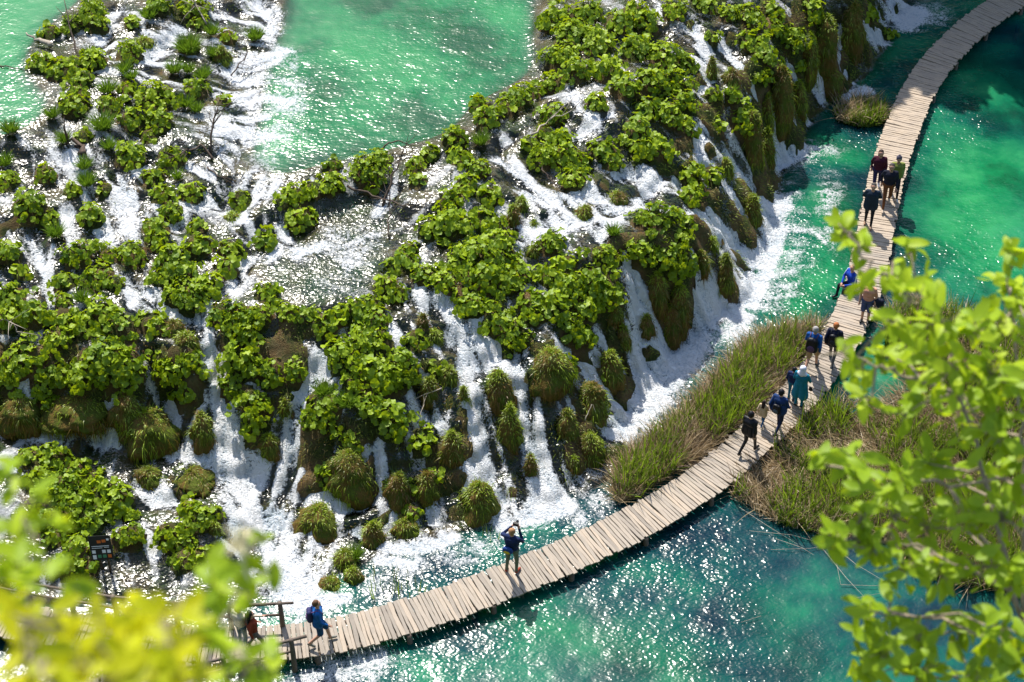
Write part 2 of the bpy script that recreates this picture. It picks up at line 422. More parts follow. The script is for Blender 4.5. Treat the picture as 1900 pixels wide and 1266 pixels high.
def poly_mask(poly, z, soft):
    P = at(np.array([p[0] for p in poly], float), np.array([p[1] for p in poly], float), z)[:, :2]
    ins = np.zeros(GX.shape, bool)
    for i in range(len(P)):
        a, b = P[i], P[(i + 1) % len(P)]
        if a[1] == b[1]: continue
        c = ((a[1] > GY) != (b[1] > GY)) & (GX < (b[0] - a[0]) * (GY - a[1]) / (b[1] - a[1]) + a[0])
        ins ^= c
    return box_blur(ins.astype(float), soft, 2)
mUL, mUC, mMID = poly_mask(UL, ZUL, 4), poly_mask(UC, ZUC, 4), poly_mask(MID, ZMID, 3)
pool = np.maximum(np.maximum(mUL, mUC), mMID)
land = sstep(-0.02, 0.18, BASE)
rough = land * (1 - pool)
lump = fbm(GX, GY, 0.9, 4, 11) - 0.5
bsl = np.hypot(*np.gradient(box_blur(BASE, 4, 1), G))
W = BASE + (lump * 0.42 + (fbm(GX, GY, 1.25, 3, 14) - 0.5) * 0.75 * sstep(0.25, 0.9, bsl)) * rough
# travertine steps: soft terraces with uneven rims
st = 0.42
q = (W + (fbm(GX, GY, 0.6, 3, 21) - 0.5) * 0.5) / st
W = W + rough * 0.62 * (st * (np.floor(q) + sstep(0.45, 1.0, q - np.floor(q))) - st * q)
W = W * (1 - mUL) + ZUL * mUL
W = W * (1 - mUC) + ZUC * mUC
W = W * (1 - mMID) + ZMID * mMID
W = np.maximum(W, 0.0)
W = box_blur(W, 1, 1)
def wz(x, y): return bil(W, np.asarray(x, float), np.asarray(y, float), X0, Y0, G)
def hit(px, py):
    """first place where the sight line through a photo pixel meets the terrain"""
    px = np.atleast_1d(np.asarray(px, float)); py = np.atleast_1d(np.asarray(py, float))
    d = ray(px, py)
    t0 = (6.0 - CZ) / d[:, 2]; t1 = (-0.02 - CZ) / d[:, 2]
    s = np.linspace(0, 1, 160)
    T = t0[:, None] + (t1 - t0)[:, None] * s
    P = d[:, None, :] * T[..., None]; P[..., 2] += CZ
    below = P[..., 2] <= wz(P[..., 0], P[..., 1])
    k = np.where(below.any(1), below.argmax(1), 159)
    return P[np.arange(len(px)), k]
def ppm(p):
    return FPX / math.sqrt(p[0] ** 2 + p[1] ** 2 + (p[2] - CZ) ** 2)

# ------------------------------------------------------------------ streams of white water (photo pixel, half width)
STREAMS = [
 [(215,20,16),(200,60,18),(188,95,14)], [(335,50,18),(300,90,22),(270,110,20),(240,130,12)], [(400,30,14),(420,95,12),(440,140,18)], [(260,30,10),(270,70,14)],
 [(430,130,22),(500,110,26),(530,95,18)], [(425,180,20),(480,183,18),(540,190,14)], [(400,245,20),(450,250,22),(500,255,16)], [(490,10,26),(505,60,20)], [(440,215,14),(490,220,14)],
 [(220,320,16),(235,350,20),(240,385,18)], [(130,395,14),(90,420,16),(60,440,18),(75,480,14),(95,530,13),(95,575,10)], [(150,280,12),(120,300,10)],
 [(365,370,14),(420,385,14),(470,420,16),(475,470,18),(445,500,14),(430,540,14)], [(350,310,9),(390,330,10)], [(520,430,14),(560,470,18),(600,455,16)],
 [(235,515,9),(262,548,13),(320,572,18),(360,590,22),(372,620,22),(385,660,20),(405,700,22),(418,760,24),(428,820,28),(425,870,34),(470,915,44),(500,960,48),(505,1010,46),(535,1060,42),(555,1110,36)],
 [(282,680,8),(288,720,12),(305,755,12),(322,790,10)], [(250,545,10),(240,570,6)],
 [(600,640,16),(590,690,18),(552,725,20),(542,780,24),(535,845,24),(528,890,24),(500,930,26)], [(660,870,5),(700,830,8),(705,870,12),(690,930,10),(620,945,16),(560,935,20)],
 [(765,545,18),(815,570,24),(850,600,26),(835,625,20),(885,645,24),(930,660,20)], [(715,600,12),(745,615,14)], [(865,640,16),(858,690,16),(880,740,20),(895,800,20),(900,850,18),(905,900,14)],
 [(955,640,18),(962,700,20),(972,760,22),(990,820,26),(1000,880,30),(1030,930,40),(980,955,26)], [(1035,640,9),(1090,690,11),(1118,745,12),(1140,800,18)], [(792,690,8),(780,735,12),(790,770,12),(820,790,10)],
 [(880,780,12),(890,830,14),(880,890,14)], [(850,640,18),(900,690,14)],
 [(925,290,14),(950,320,20),(975,355,22),(1040,372,26),(1100,365,24),(1150,380,24),(1090,405,26),(1020,420,22),(970,440,18)], [(1035,250,6),(1055,262,8),(1090,240,8),(1130,215,6)], [(1060,170,8),(1075,200,9),(1120,235,8)],
 [(1150,320,16),(1220,335,18),(1180,365,22),(1130,400,20),(1110,440,12)], [(960,250,8),(930,270,10)], [(990,420,12),(960,460,10),(985,470,6)],
 [(1255,340,14),(1285,385,20),(1325,420,24),(1365,455,24),(1400,490,26)], [(1345,345,16),(1375,390,18),(1420,405,28),(1450,380,28)], [(1285,230,14),(1330,262,18),(1355,300,20),(1390,345,22),(1440,385,26)], [(1290,250,12),(1300,290,14),(1320,310,12)],
 [(1290,50,8),(1305,95,13),(1312,140,14),(1300,165,10)], [(1335,55,8),(1355,105,14),(1392,160,15),(1425,212,14),(1445,258,15),(1460,280,22)], [(1462,40,5),(1475,85,6),(1500,115,9),(1530,145,11),(1570,178,14),(1605,170,16)],
 [(1590,20,7),(1606,55,11),(1640,70,16)], [(1660,5,22),(1700,25,30),(1680,45,26)], [(1462,118,5),(1484,165,6),(1490,220,9)], [(1500,140,6),(1520,185,8)], [(1220,15,6),(1225,40,6)], [(1560,60,5),(1555,110,6),(1570,140,14)],
 [(1165,490,13),(1195,530,16),(1185,585,18),(1220,620,18)], [(1285,470,9),(1310,510,12),(1335,555,16),(1375,590,24)], [(1145,590,10),(1165,635,16),(1200,690,24),(1240,700,26)], [(1120,640,12),(1150,680,14)],
 [(1310,575,26),(1265,670,34),(1205,740,32),(1150,790,30)], [(1390,560,26),(1420,480,30),(1445,420,26)], [(1240,540,6),(1290,560,12)],
 [(660,985,8),(720,1020,12),(790,1015,16),(840,1000,14)], [(925,935,24),(940,990,16)], [(730,960,7),(725,990,9)], [(795,935,6),(800,970,8)], [(700,1040,10),(770,1050,9)],
 [(0,790,9),(60,802,10),(150,806,10),(212,812,9)], [(258,890,8),(290,925,14),(330,930,10)], [(272,990,9),(290,1030,9)], [(44,700,4),(50,785,6)], [(193,700,7),(203,790,9)], [(325,840,10),(390,850,14)], [(0,860,10),(50,880,8)], [(430,935,10),(440,1000,20)],
 [(580,335,8),(620,350,6)], [(735,350,10),(715,380,12),(700,400,10)], [(540,440,8),(500,480,14)], [(905,370,8),(925,400,9)], [(1180,620,8),(1240,655,20)],
 [(640,1110,10),(590,1120,20)], [(1435,300,12),(1480,285,18)], [(300,840,8),(340,850,10)],
]
FOAM = np.zeros(GX.shape)
CARVE = np.zeros(GX.shape)
for sl in STREAMS:
    sp = np.array(sl, float)
    P = hit(sp[:, 0], sp[:, 1])
    for a, b, wa, wb in zip(P[:-1], P[1:], sp[:-1, 2], sp[1:, 2]):
        wf = 1.36 if sp[:, 1].mean() > 540 else 1.1
        ra, rb = wa / ppm(a) * wf, wb / ppm(b) * wf
        m = max(ra, rb) * 2.2 + 0.2
        i0, i1 = int((min(a[0], b[0]) - m - X0) / G), int((max(a[0], b[0]) + m - X0) / G) + 1
        j0, j1 = int((min(a[1], b[1]) - m - Y0) / G), int((max(a[1], b[1]) + m - Y0) / G) + 1
        i0, j0, i1, j1 = max(i0, 0), max(j0, 0), min(i1, NX), min(j1, NY)
        if i1 <= i0 or j1 <= j0: continue
        x, y = GX[i0:i1, j0:j1], GY[i0:i1, j0:j1]
        ab = b[:2] - a[:2]; L2 = ab @ ab + 1e-9
        s = np.clip(((x - a[0]) * ab[0] + (y - a[1]) * ab[1]) / L2, 0, 1)
        d = np.hypot(x - a[0] - s * ab[0], y - a[1] - s * ab[1]) / (ra + (rb - ra) * s)
        FOAM[i0:i1, j0:j1] = np.maximum(FOAM[i0:i1, j0:j1], 0.76 * np.exp(-1.1 * d ** 2))
        CARVE[i0:i1, j0:j1] = np.maximum(CARVE[i0:i1, j0:j1], np.exp(-1.5 * d ** 2))
SOFT = [([(470,40,34),(465,110,44),(455,190,46),(450,270,40)],.5), ([(540,120,40),(530,220,44),(500,300,40)],.36), ([(400,360,30),(520,345,34)],.36), ([(560,470,40),(640,440,44),(690,440,34),(620,520,40)],.30),
 ([(1470,300,34),(1520,280,40)],.30), ([(1450,360,40),(1480,430,44),(1450,520,46),(1420,560,40)],.34), ([(1540,330,30),(1530,450,34)],.30), ([(560,1150,30),(620,1240,44),(720,1230,40),(560,1260,40)],.40), ([(700,1080,34),(820,1030,34),(920,1010,30)],.34), ([(1080,960,34),(1120,930,28)],.40), ([(1230,720,40),(1300,640,40),(1370,610,34)],.45),
 ([(1640,40,34),(1720,30,40)],.40), ([(150,330,34),(250,300,30)],.36), ([(300,130,40),(200,110,30)],.40), ([(120,450,30),(300,400,34)],.34), ([(60,270,30),(100,300,26)],.3)]
def veil(P, wid, amp, T):
    for a, b, wa, wb in zip(P[:-1], P[1:], wid[:-1], wid[1:]):
        ra, rb = wa / ppm(a), wb / ppm(b); m = max(ra, rb) * 2.2
        i0, i1 = max(int((min(a[0], b[0]) - m - X0) / G), 0), min(int((max(a[0], b[0]) + m - X0) / G) + 1, NX)
        j0, j1 = max(int((min(a[1], b[1]) - m - Y0) / G), 0), min(int((max(a[1], b[1]) + m - Y0) / G) + 1, NY)
        if i1 <= i0 or j1 <= j0: continue
        x, y = GX[i0:i1, j0:j1], GY[i0:i1, j0:j1]
        ab = b[:2] - a[:2]; L2 = ab @ ab + 1e-9
        s = np.clip(((x - a[0]) * ab[0] + (y - a[1]) * ab[1]) / L2, 0, 1)
        d = np.hypot(x - a[0] - s * ab[0], y - a[1] - s * ab[1]) / (ra + (rb - ra) * s)
        T[i0:i1, j0:j1] = np.maximum(T[i0:i1, j0:j1], amp * np.exp(-0.9 * d ** 2))
for pts_, amp_ in SOFT:
    sp = np.array(pts_, float)
    veil(hit(sp[:, 0], sp[:, 1]), sp[:, 2], amp_, FOAM)
W = np.maximum(W - 0.10 * CARVE * rough, 0.0)
gWx, gWy = np.gradient(box_blur(W, 1, 1), G)
slope = np.hypot(gWx, gWy)
CHX = np.zeros(GX.shape)
for pts_, amp_ in (([(1470, 300, 40), (1530, 300, 50)], .9), ([(1470, 400, 50), (1500, 470, 60), (1480, 560, 60)], .9), ([(800, 1060, 60), (950, 1000, 60)], .7), ([(620, 1240, 70), (820, 1220, 70), (1000, 1130, 60)], .6), ([(500, 150, 60), (540, 250, 60)], .6)):
    sp = np.array(pts_, float)
    veil(hit(sp[:, 0], sp[:, 1]), sp[:, 2], amp_, CHX)
FOAM = FOAM * (1 - (0.46 * (1 - sstep(0.12, 0.55, box_blur(slope, 3, 1)))) * rough)
FOAM = np.clip(FOAM + 0.22 * sstep(0.35, 1.1, slope) * rough * (0.35 + 0.65 * sstep(.25, .6, FOAM)) + 0.12 * rough * (1 - 0.75 * sstep(.7, 1.6, slope)) + 0.26 * sstep(0.3, 0.6, FOAM) * (1 - sstep(0.05, 0.5, W)), 0, 1.1)
# downhill streaks: line-integral convolution of white noise along the fall line
sx, sy = np.gradient(box_blur(BASE, 3, 2) + 0.35 * box_blur(W, 3, 1), G)
swx = fbm(GX, GY, 0.5, 3, 31) - 0.5; swy = fbm(GX, GY, 0.5, 3, 41) - 0.5
vx = -sx + 0.9 * swx * (0.15 + (1 - rough)); vy = -sy + 0.9 * swy * (0.15 + (1 - rough))
vl = np.hypot(vx, vy) + 1e-6; vx /= vl; vy /= vl
wn = box_blur(rng.random(GX.shape), 1, 1)
acc = wn.copy(); cnt = 1
for sg in (1, -1):
    x, y = GX.copy(), GY.copy()
    for k in range(9):
        u = bil(vx, x, y, X0, Y0, G); v = bil(vy, x, y, X0, Y0, G)
        x += sg * u * G; y += sg * v * G
        acc += bil(wn, x, y, X0, Y0, G); cnt += 1
LIC = acc / cnt
LIC = np.clip(0.5 + (LIC - LIC.mean()) / (LIC.std() * 4.5), 0, 1)
LIC = 0.5 + (LIC - 0.5) * (0.3 + 0.7 * box_blur(rough, 4, 1))

# ------------------------------------------------------------------ depth of the water
lakem = (W < 0.012).astype(float)
lk = box_blur(lakem, 9, 2)
depth = np.where(W < 0.012, 0.10 + 1.5 * sstep(0.35, 1.0, lk), 0.03)
dpU = sstep(0.55, 1.0, box_blur(np.maximum(mUL, mUC), 7, 2))
depth = np.maximum(depth, 0.55 * dpU)
depth = np.maximum(depth, 0.10 * mMID)
depth = np.maximum(depth, 0.03)
pale = np.clip(box_blur(np.maximum(mUL, mUC), 6, 1), 0, 1)
for pts_, amp_ in (([(1840, 320, 120), (1780, 430, 100), (1880, 520, 100)], 1.0), ([(1540, 370, 46), (1560, 470, 50), (1480, 570, 50)], .9), ([(930, 1140, 40), (1100, 1190, 60), (1260, 1240, 60)], .45), ([(1420, 1130, 50), (1500, 1230, 60)], .25), ([(1650, 710, 40), (1660, 760, 30)], .5), ([(1520, 270, 44), (1580, 290, 40)], .7), ([(1790, 130, 90), (1870, 200, 90)], .6), ([(1650, 100, 40), (1600, 140, 30)], .5)):
    sp = np.array(pts_, float)
    veil(at(sp[:, 0], sp[:, 1], 0.0), sp[:, 2], amp_, pale)

# ------------------------------------------------------------------ plants: butterbur clumps (photo pixel, radius)
CL = '''170 20 30;183 44 20;92 58 20;132 44 20;78 115 25;112 126 30;153 143 22;173 109 28;245 41 15;295 10 25;360 17 28;370 41 18;241 95 27;421 68 18;289 177 38;238 163 18;363 163 24;414 187 16;139 194 28;146 172 18;204 194 22;245 217 25;295 224 28;279 251 18;156 251 18;241 285 30;319 289 25;85 323 20;14 333 22;136 353 16;194 350 15;285 326 22;302 357 25;353 357 24;319 391 22;445 370 22;289 418 25;54 377 32;88 402 22;170 397 26;367 421 18;
543 362 28;557 408 26;580 350 20;683 312 32;706 294 20;615 340 24;619 306 15;694 345 15;772 306 18;775 333 16;799 282 18;843 255 24;853 292 22;887 312 22;904 217 26;887 190 18;960 180 30;936 199 20;992 170 18;863 340 22;908 363 25;840 367 22;840 405 38;900 408 30;799 420 25;1026 211 26;1009 245 18;1043 258 22;1003 289 26;1043 289 25;1070 297 22;1064 329 25;1119 275 25;982 265 18;1105 190 20;1136 299 18;
1030 30 32;1060 60 32;1040 100 30;1025 150 25;1070 130 28;1090 20 30;1110 80 32;1150 40 30;1130 130 30;1180 90 32;1160 160 28;1200 40 25;1230 100 30;1210 150 32;1250 150 32;1270 185 24;1240 205 28;1200 200 24;1180 20 24;1270 115 22;
1251 14 25;1306 5 22;1350 27 18;1390 27 28;1431 17 22;1469 68 30;1435 51 22;1397 75 28;1418 102 26;1445 136 20;1414 143 18;1482 119 14;1380 217 30;1322 68 14;1323 177 16;1357 180 14;1329 234 15;1183 234 24;1217 272 30;1190 272 22;1272 234 20;1282 326 28;1323 323 20;1278 363 24;1221 401 35;1190 408 20;1265 408 24;1530 68 20;1503 17 25;1611 20 18;1646 64 14;1568 210 20;
17 468 25;37 502 14;143 468 28;245 471 28;204 471 18;292 440 22;319 478 34;367 451 28;299 512 22;342 505 25;353 543 32;323 548 22;387 529 26;431 461 24;421 495 22;492 441 24;496 539 22;183 512 32;119 522 22;217 526 16;20 549 30;20 585 28;61 580 28;115 556 18;190 577 28;217 596 28;163 600 30;119 592 24;109 626 28;285 596 28;34 668 34;15 690 25;68 665 25;112 684 32;82 708 24;88 740 22;153 696 28;190 658 30;231 665 32;238 699 26;204 692 26;323 682 30;353 665 22;300 672 16;343 728 20;442 590 34;408 583 22;482 583 26;459 616 22;442 658 32;472 674 26;503 692 26;537 579 22;560 583 18;550 684 22;431 709 24;472 752 32;452 736 18;469 793 22;594 767 32;622 645 18;605 600 25;
717 529 25;738 546 20;663 573 25;690 560 22;697 590 28;629 583 22;677 611 24;636 660 28;670 634 28;704 626 25;690 682 38;731 691 33;660 708 25;745 668 28;717 708 25;690 745 28;721 769 32;738 793 18;612 748 18;656 816 20;785 813 24;772 631 20;812 681 16;748 485 28;758 461 18;789 507 25;823 517 24;891 468 38;857 477 28;925 444 30;941 477 26;901 511 32;935 517 28;867 507 25;965 512 18;874 565 28;853 549 18;918 599 24;952 606 22;972 630 18;941 626 18;1023 446 25;1043 494 30;1023 511 25;989 555 28;989 585 22;1026 565 28;1060 531 30;1057 599 25;1077 619 24;1098 521 28;1111 555 24;1084 572 24;1118 473 20;
1134 473 22;1189 463 28;1233 470 30;1267 487 26;1257 440 26;1250 504 18;1117 541 28;1138 538 20;1063 619 24;1049 672 20;941 655 12;102 848 30;136 865 28;78 882 28;119 899 32;163 889 28;85 923 28;143 926 30;190 906 28;221 926 26;190 943 26;136 957 28;88 964 26;170 970 22;102 991 25;143 1008 25;129 1042 25;163 1049 20;251 987 20;231 994 20;316 991 28;367 957 26;350 940 20;397 950 18;340 1008 22;340 1038 24;374 1028 20;51 848 20;617 872 26;763 950 16;774 902 16;807 882 14;925 708 12;1120 700 10'''
CL = [tuple(float(v) for v in s.split()) for s in CL.replace('\n', '').split(';') if s.strip()]
c_px = np.array(CL)
PL = hit(c_px[:, 0], c_px[:, 1] + 0.35 * c_px[:, 2])
HUM = np.zeros(GX.shape)            # soil hummock under each clump
def raise_disc(T, p, r, h):
    i0, i1 = max(int((p[0] - r * 1.6 - X0) / G), 0), min(int((p[0] + r * 1.6 - X0) / G) + 1, NX)
    j0, j1 = max(int((p[1] - r * 1.6 - Y0) / G), 0), min(int((p[1] + r * 1.6 - Y0) / G) + 1, NY)
    if i1 <= i0 or j1 <= j0: return
    d = np.hypot(GX[i0:i1, j0:j1] - p[0], GY[i0:i1, j0:j1] - p[1]) / r
    T[i0:i1, j0:j1] = np.maximum(T[i0:i1, j0:j1], h * (1 - sstep(0.45, 1.15, d)))
for p, c in zip(PL, CL): raise_disc(HUM, p, c[2] / ppm(p) * 1.0, 0.22)
REED_A = [(1395, 645), (1440, 628), (1505, 618), (1522, 622), (1500, 655), (1482, 675), (1446, 722), (1398, 770), (1368, 795), (1338, 820), (1298, 858), (1246, 887), (1190, 925), (1150, 942), (1132, 918), (1160, 865), (1218, 822), (1268, 780), (1330, 715)]
REED_B = [(1645, 585), (1700, 565), (1800, 600), (1960, 640), (1960, 1120), (1720, 1080), (1640, 1010), (1520, 1000), (1420, 970), (1352, 925), (1378, 893), (1412, 858), (1506, 770), (1560, 760), (1640, 760), (1690, 720), (1640, 650)]
REED_C = [(1545, 215), (1590, 195), (1640, 205), (1640, 235), (1600, 240), (1550, 230)]
mA, mB, mC = poly_mask(REED_A, 0.0, 4), poly_mask(REED_B, 0.0, 4), poly_mask(REED_C, 0.0, 2)
HUM = np.maximum(HUM, 0.14 * sstep(0.3, 0.9, np.maximum(mA, np.maximum(mB, mC))))
BED = W - depth + (fbm(GX, GY, 2.0, 4, 51) - 0.5) * (0.10 + 0.25 * np.clip(depth, 0, 1))
BED = np.minimum(BED, W - 0.02 - 0.16 * sstep(0.1, 0.6, CARVE) - 0.06 * np.clip(FOAM, 0, 1))
dry = sstep(0.02, 0.12, HUM)
BED = BED * (1 - dry) + (W + HUM + (fbm(GX, GY, 3.0, 3, 61) - 0.5) * 0.08) * dry
depth = depth * (1 - 0.9 * dry)
FOAM = FOAM * (1 - 0.5 * dry)

# bare ribs of tufa rise between the strands on steep dry faces
rib = fbm(GX + 0.25 * (fbm(GX, GY, 0.7, 2, 72) - 0.5), GY * 0.8, 1.5, 4, 71)
face = sstep(0.45, 1.0, box_blur(slope, 2, 1)) * rough * sstep(0.52, 0.61, rib - 0.20 * sstep(0.3, 0.9, CARVE) + 0.035)
BED = np.maximum(BED, BED * (1 - face) + (W + 0.17) * face)
FOAM = FOAM * (1 - 0.35 * face)

chop = (1 - 0.5 * mUL - 0.52 * mUC) * (0.35 + 1.05 * sstep(0.3, 0.62, fbm(GX, GY, 0.22, 3, 87))) * (1 - rough) + 1.3 * rough + CHX + 0.5 * mMID + 0.35 * sstep(0.2, 0.7, box_blur(np.clip(FOAM, 0, 1) * 1.0, 8, 2))
# ------------------------------------------------------------------ water and bed meshes
ppx, ppy = proj(GX, GY, W)
near = (ppx > -170) & (ppx < 2070) & (ppy > -130) & (ppy < 1400)
idx = np.arange(NX * NY).reshape(NX, NY)
qa = np.stack([idx[:-1, :-1], idx[1:, :-1], idx[1:, 1:], idx[:-1, 1:]], -1).reshape(-1, 4)
okq = near[:-1, :-1].ravel()
hid = dry[:-1, :-1].ravel() > 0.985
isl = (W[:-1, :-1].ravel() < 0.012)
isu = (np.maximum(mUL, mUC)[:-1, :-1].ravel() > 0.5)
relief = ((0.16 * (LIC - 0.5) + 0.26 * (fbm(GX + 0.3 * W, GY - 0.9 * W, 2.6, 3, 83) - 0.5)) * np.clip(FOAM, 0, 1) * (0.3 + 0.7 * rough))
nl = np.sqrt(1 + gWx ** 2 + gWy ** 2)
WX, WY, Wd = GX - relief * gWx / nl, GY - relief * gWy / nl, W + relief / nl + 0.02 * (fbm(GX, GY, 3.5, 2, 81) - 0.5)
def water_part(name, sel, kind):
    F = qa[sel & okq & ~hid]
    u, inv = np.unique(F.ravel(), return_inverse=True)
    V = np.stack([WX.ravel()[u], WY.ravel()[u], Wd.ravel()[u]], 1)
    me = mk_mesh(name, V, inv.reshape(-1, 4), [M['water']], True)
    for nm, ar in (('foam', FOAM), ('streak', LIC), ('depth', depth), ('chop', chop), ('pale', pale)):
        attr(me, nm, ar.ravel()[u])
    return tag(put(name, me), kind=kind)
lake = water_part('lower_lake_water', isl, 'structure')
lake['label'] = 'emerald lake water around the boardwalk'
up = water_part('upper_pool_water', isu & ~isl, 'structure')
up['label'] = 'turquoise upper pools glittering in the sun'
casc = water_part('cascade_water', ~isl & ~isu, 'structure')
casc['label'] = 'white water tumbling over the travertine barrier'
# bed, every second grid line
ii = np.arange(0, NX, 2); jj = np.arange(0, NY, 2)
bi = np.arange(len(ii) * len(jj)).reshape(len(ii), len(jj))
bq = np.stack([bi[:-1, :-1], bi[1:, :-1], bi[1:, 1:], bi[:-1, 1:]], -1).reshape(-1, 4)
bsel = near[np.ix_(ii, jj)][:-1, :-1].ravel()
F = bq[bsel]
u, inv = np.unique(F.ravel(), return_inverse=True)
bx, by, bz = GX[np.ix_(ii, jj)].ravel()[u], GY[np.ix_(ii, jj)].ravel()[u], BED[np.ix_(ii, jj)].ravel()[u]
me = mk_mesh('travertine_terrain', np.stack([bx, by, bz], 1), inv.reshape(-1, 4), [M['bed']], True)
deepm = np.clip(np.maximum(sstep(0.2, 0.6, depth), pale * sstep(.15, .5, depth)), 0, 1)
attr(me, 'deep', deepm[np.ix_(ii, jj)].ravel()[u])
tag(put('travertine_terrain', me), kind='structure')
# the wider ground outside the picture
V = []; 
gxs = np.concatenate([np.linspace(-300, -24, 8), np.linspace(-20, 22, 10), np.linspace(26, 300, 8)])
gys = np.concatenate([np.linspace(-200, 2, 6), np.linspace(20, 62, 8), np.linspace(66, 400, 12)])
AX, AY = np.meshgrid(gxs, gys, indexing='ij')
AZ = np.full(AX.shape, -2.6)
AZ = np.where(AY > 64, -2.6 + (AY - 64) * 0.55, AZ)
AZ = np.where(AY < 20, -2.6 + np.minimum((20 - AY) * 2.1, 38), AZ)
AZ = np.minimum(AZ, 70)
gi = np.arange(AX.size).reshape(AX.shape)
gq = np.stack([gi[:-1, :-1], gi[1:, :-1], gi[1:, 1:], gi[:-1, 1:]], -1).reshape(-1, 4)
tag(put('ground', mk_mesh('ground', np.stack([AX.ravel(), AY.ravel(), AZ.ravel()], 1), gq, [M['hill']], True)), kind='structure')
# ------------------------------------------------------------------ boardwalk
EL = [(-140,1085),(-60,1100),(0,1112),(58,1125),(136,1138),(218,1152),(330,1163),(430,1168),(525.7,1163),(592,1153.5),(652.7,1139.3),(711.5,1122.3),(779.7,1105.2),(829,1087),(882.6,1065),(933.7,1045),(986.8,1025.2),(1047.5,999.6),(1100.6,974),(1135,957),(1192,926.8),(1252.7,887),(1302,858.6),(1341.8,822.6),(1372,796),(1448.2,725.8),(1486.2,676.5),(1527.9,614),(1550.6,570.3),(1570,523),(1583,470),(1589,428),(1595,391),(1604,341),(1615.8,297.5),(1631,260),(1645,222),(1661.3,183),(1671,160),(1691.3,127.7),(1719.5,94.5),(1752.7,61.4),(1785.9,31.5),(1825.7,3.3),(1900,-45)]
ER = [(-140,1155),(-60,1168),(0,1180),(58,1192),(136,1204),(218,1214),(330,1224),(430,1230),(544.6,1225.6),(601.5,1220),(660,1206.6),(715,1191.5),(768.3,1176.3),(823.3,1159.2),(882.6,1134.2),(945.1,1111.5),(1002,1088.7),(1066.4,1060.3),(1134.7,1030),(1205.3,997),(1271.7,957.2),(1326.6,923),(1370.2,890.8),(1404.4,854.8),(1497.5,763.7),(1541,720),(1573.4,678.4),(1605.6,623.4),(1626.4,578),(1640,528),(1653,474),(1662.7,415.8),(1674.6,352),(1686,309),(1699.2,265.3),(1714.4,223.6),(1731.5,183.8),(1737,170),(1752.7,142.6),(1779.2,109.5),(1810.7,78),(1844,48),(1885.4,20),(1960,-28)]
ZB = 0.34
def dense(P, n):
    P = np.asarray(P, float)
    s = np.r_[0, np.cumsum(np.hypot(*np.diff(P[:, :2], axis=0).T))]
    t = np.linspace(0, s[-1], n)
    return np.stack([np.interp(t, s, P[:, k]) for k in range(P.shape[1])], 1)
lw = dense(at(np.array(EL)[:, 0], np.array(EL)[:, 1], ZB)[:, :2], 1500)
rw = dense(at(np.array(ER)[:, 0], np.array(ER)[:, 1], ZB)[:, :2], 1500)
near_r = rw[((lw[:, None, ::1] - rw[None]) ** 2).sum(2).argmin(1)]
cen = 0.5 * (lw + near_r)
cen = np.stack([np.convolve(np.pad(cen[:, k], 45, mode='edge'), np.ones(91) / 91, 'valid') for k in (0, 1)], 1)
cen = dense(cen[3:-3], 2400)
clen = np.r_[0, np.cumsum(np.hypot(*np.diff(cen, axis=0).T))]
BW = float(np.median(np.hypot(*(lw - near_r).T)))
def on_path(s):
    x, y = np.interp(s, clen, cen[:, 0]), np.interp(s, clen, cen[:, 1])
    d = 0.25
    tx = np.interp(s + d, clen, cen[:, 0]) - np.interp(s - d, clen, cen[:, 0])
    ty = np.interp(s + d, clen, cen[:, 1]) - np.interp(s - d, clen, cen[:, 1])
    l = math.hypot(tx, ty)
    return x, y, tx / l, ty / l

def plank_mesh(k):
    r = np.random.default_rng(100 + k)
    n = 7; V = []
    xs = np.linspace(-0.5, 0.5, n)
    w0 = r.normal(0, 0.04, n); w1 = r.normal(0, 0.04, n); zt = r.normal(0, 0.004, n)
    kink = r.normal(0, 0.05); bow = np.sin((xs + .5) * math.pi * r.uniform(.7, 1.6)) * kink
    for i in range(n):
        a, b = -0.5 + w0[i] + bow[i], 0.5 + w1[i] + bow[i]
        e = 0.018
        V += [(xs[i], a, -0.045), (xs[i], a, zt[i] - 0.010), (xs[i], a + 0.10, zt[i]), (xs[i], b - 0.10, zt[i]), (xs[i], b, zt[i] - 0.010), (xs[i], b, -0.045)]
    F = []
    for i in range(n - 1):
        for j in range(6):
            F.append((i * 6 + j, i * 6 + (j + 1) % 6, (i + 1) * 6 + (j + 1) % 6, (i + 1) * 6 + j))
    F.append(tuple(range(5, -1, -1))); F.append(tuple((n - 1) * 6 + j for j in range(6)))
    return mk_mesh('plank', V, [f[::-1] for f in F], [M['plank']])
PLK = [plank_mesh(k) for k in range(14)]
walk = tag(put('boardwalk', None), 'weathered plank boardwalk curving across the emerald lake', 'boardwalk', kind='structure')
del walk['category']
planks = []
s = 0.1
while s < clen[-1] - 0.2:
    w = random.uniform(0.08, 0.125); g = random.uniform(0.004, 0.011)
    x, y, tx, ty = on_path(s + w / 2)
    planks.append((x, y, tx, ty, w)); s += w + g
def plank_xform(p):
    x, y, tx, ty, w = p
    a = math.atan2(-tx, ty) + random.gauss(0, 0.022)
    off = random.gauss(0, 0.018)
    return Matrix.LocRotScale(Vector((x + ty * off, y - tx * off, ZB + random.gauss(0, 0.006))), Euler((random.gauss(0, 0.012), random.gauss(0, 0.004), a)), Vector((BW + random.gauss(0, 0.028), w, 1)))
inview = []
for p in planks:
    u, v = proj(p[0], p[1], ZB)
    inview.append(-40 < u < 1940 and -40 < v < 1300)
first = sum(inview) - 300
rest = MB(); k_in = 0
order = [i for i in range(len(planks)) if inview[i]][:300]
keep = set(order)
for i, p in enumerate(planks):
    mtx = plank_xform(p)
    me = PLK[random.randrange(len(PLK))]
    if i in keep:
        o = put('plank', me, walk); o.matrix_basis = mtx
    else:
        rest.add([mtx @ v.co for v in me.vertices], [tuple(f.vertices) for f in me.polygons])
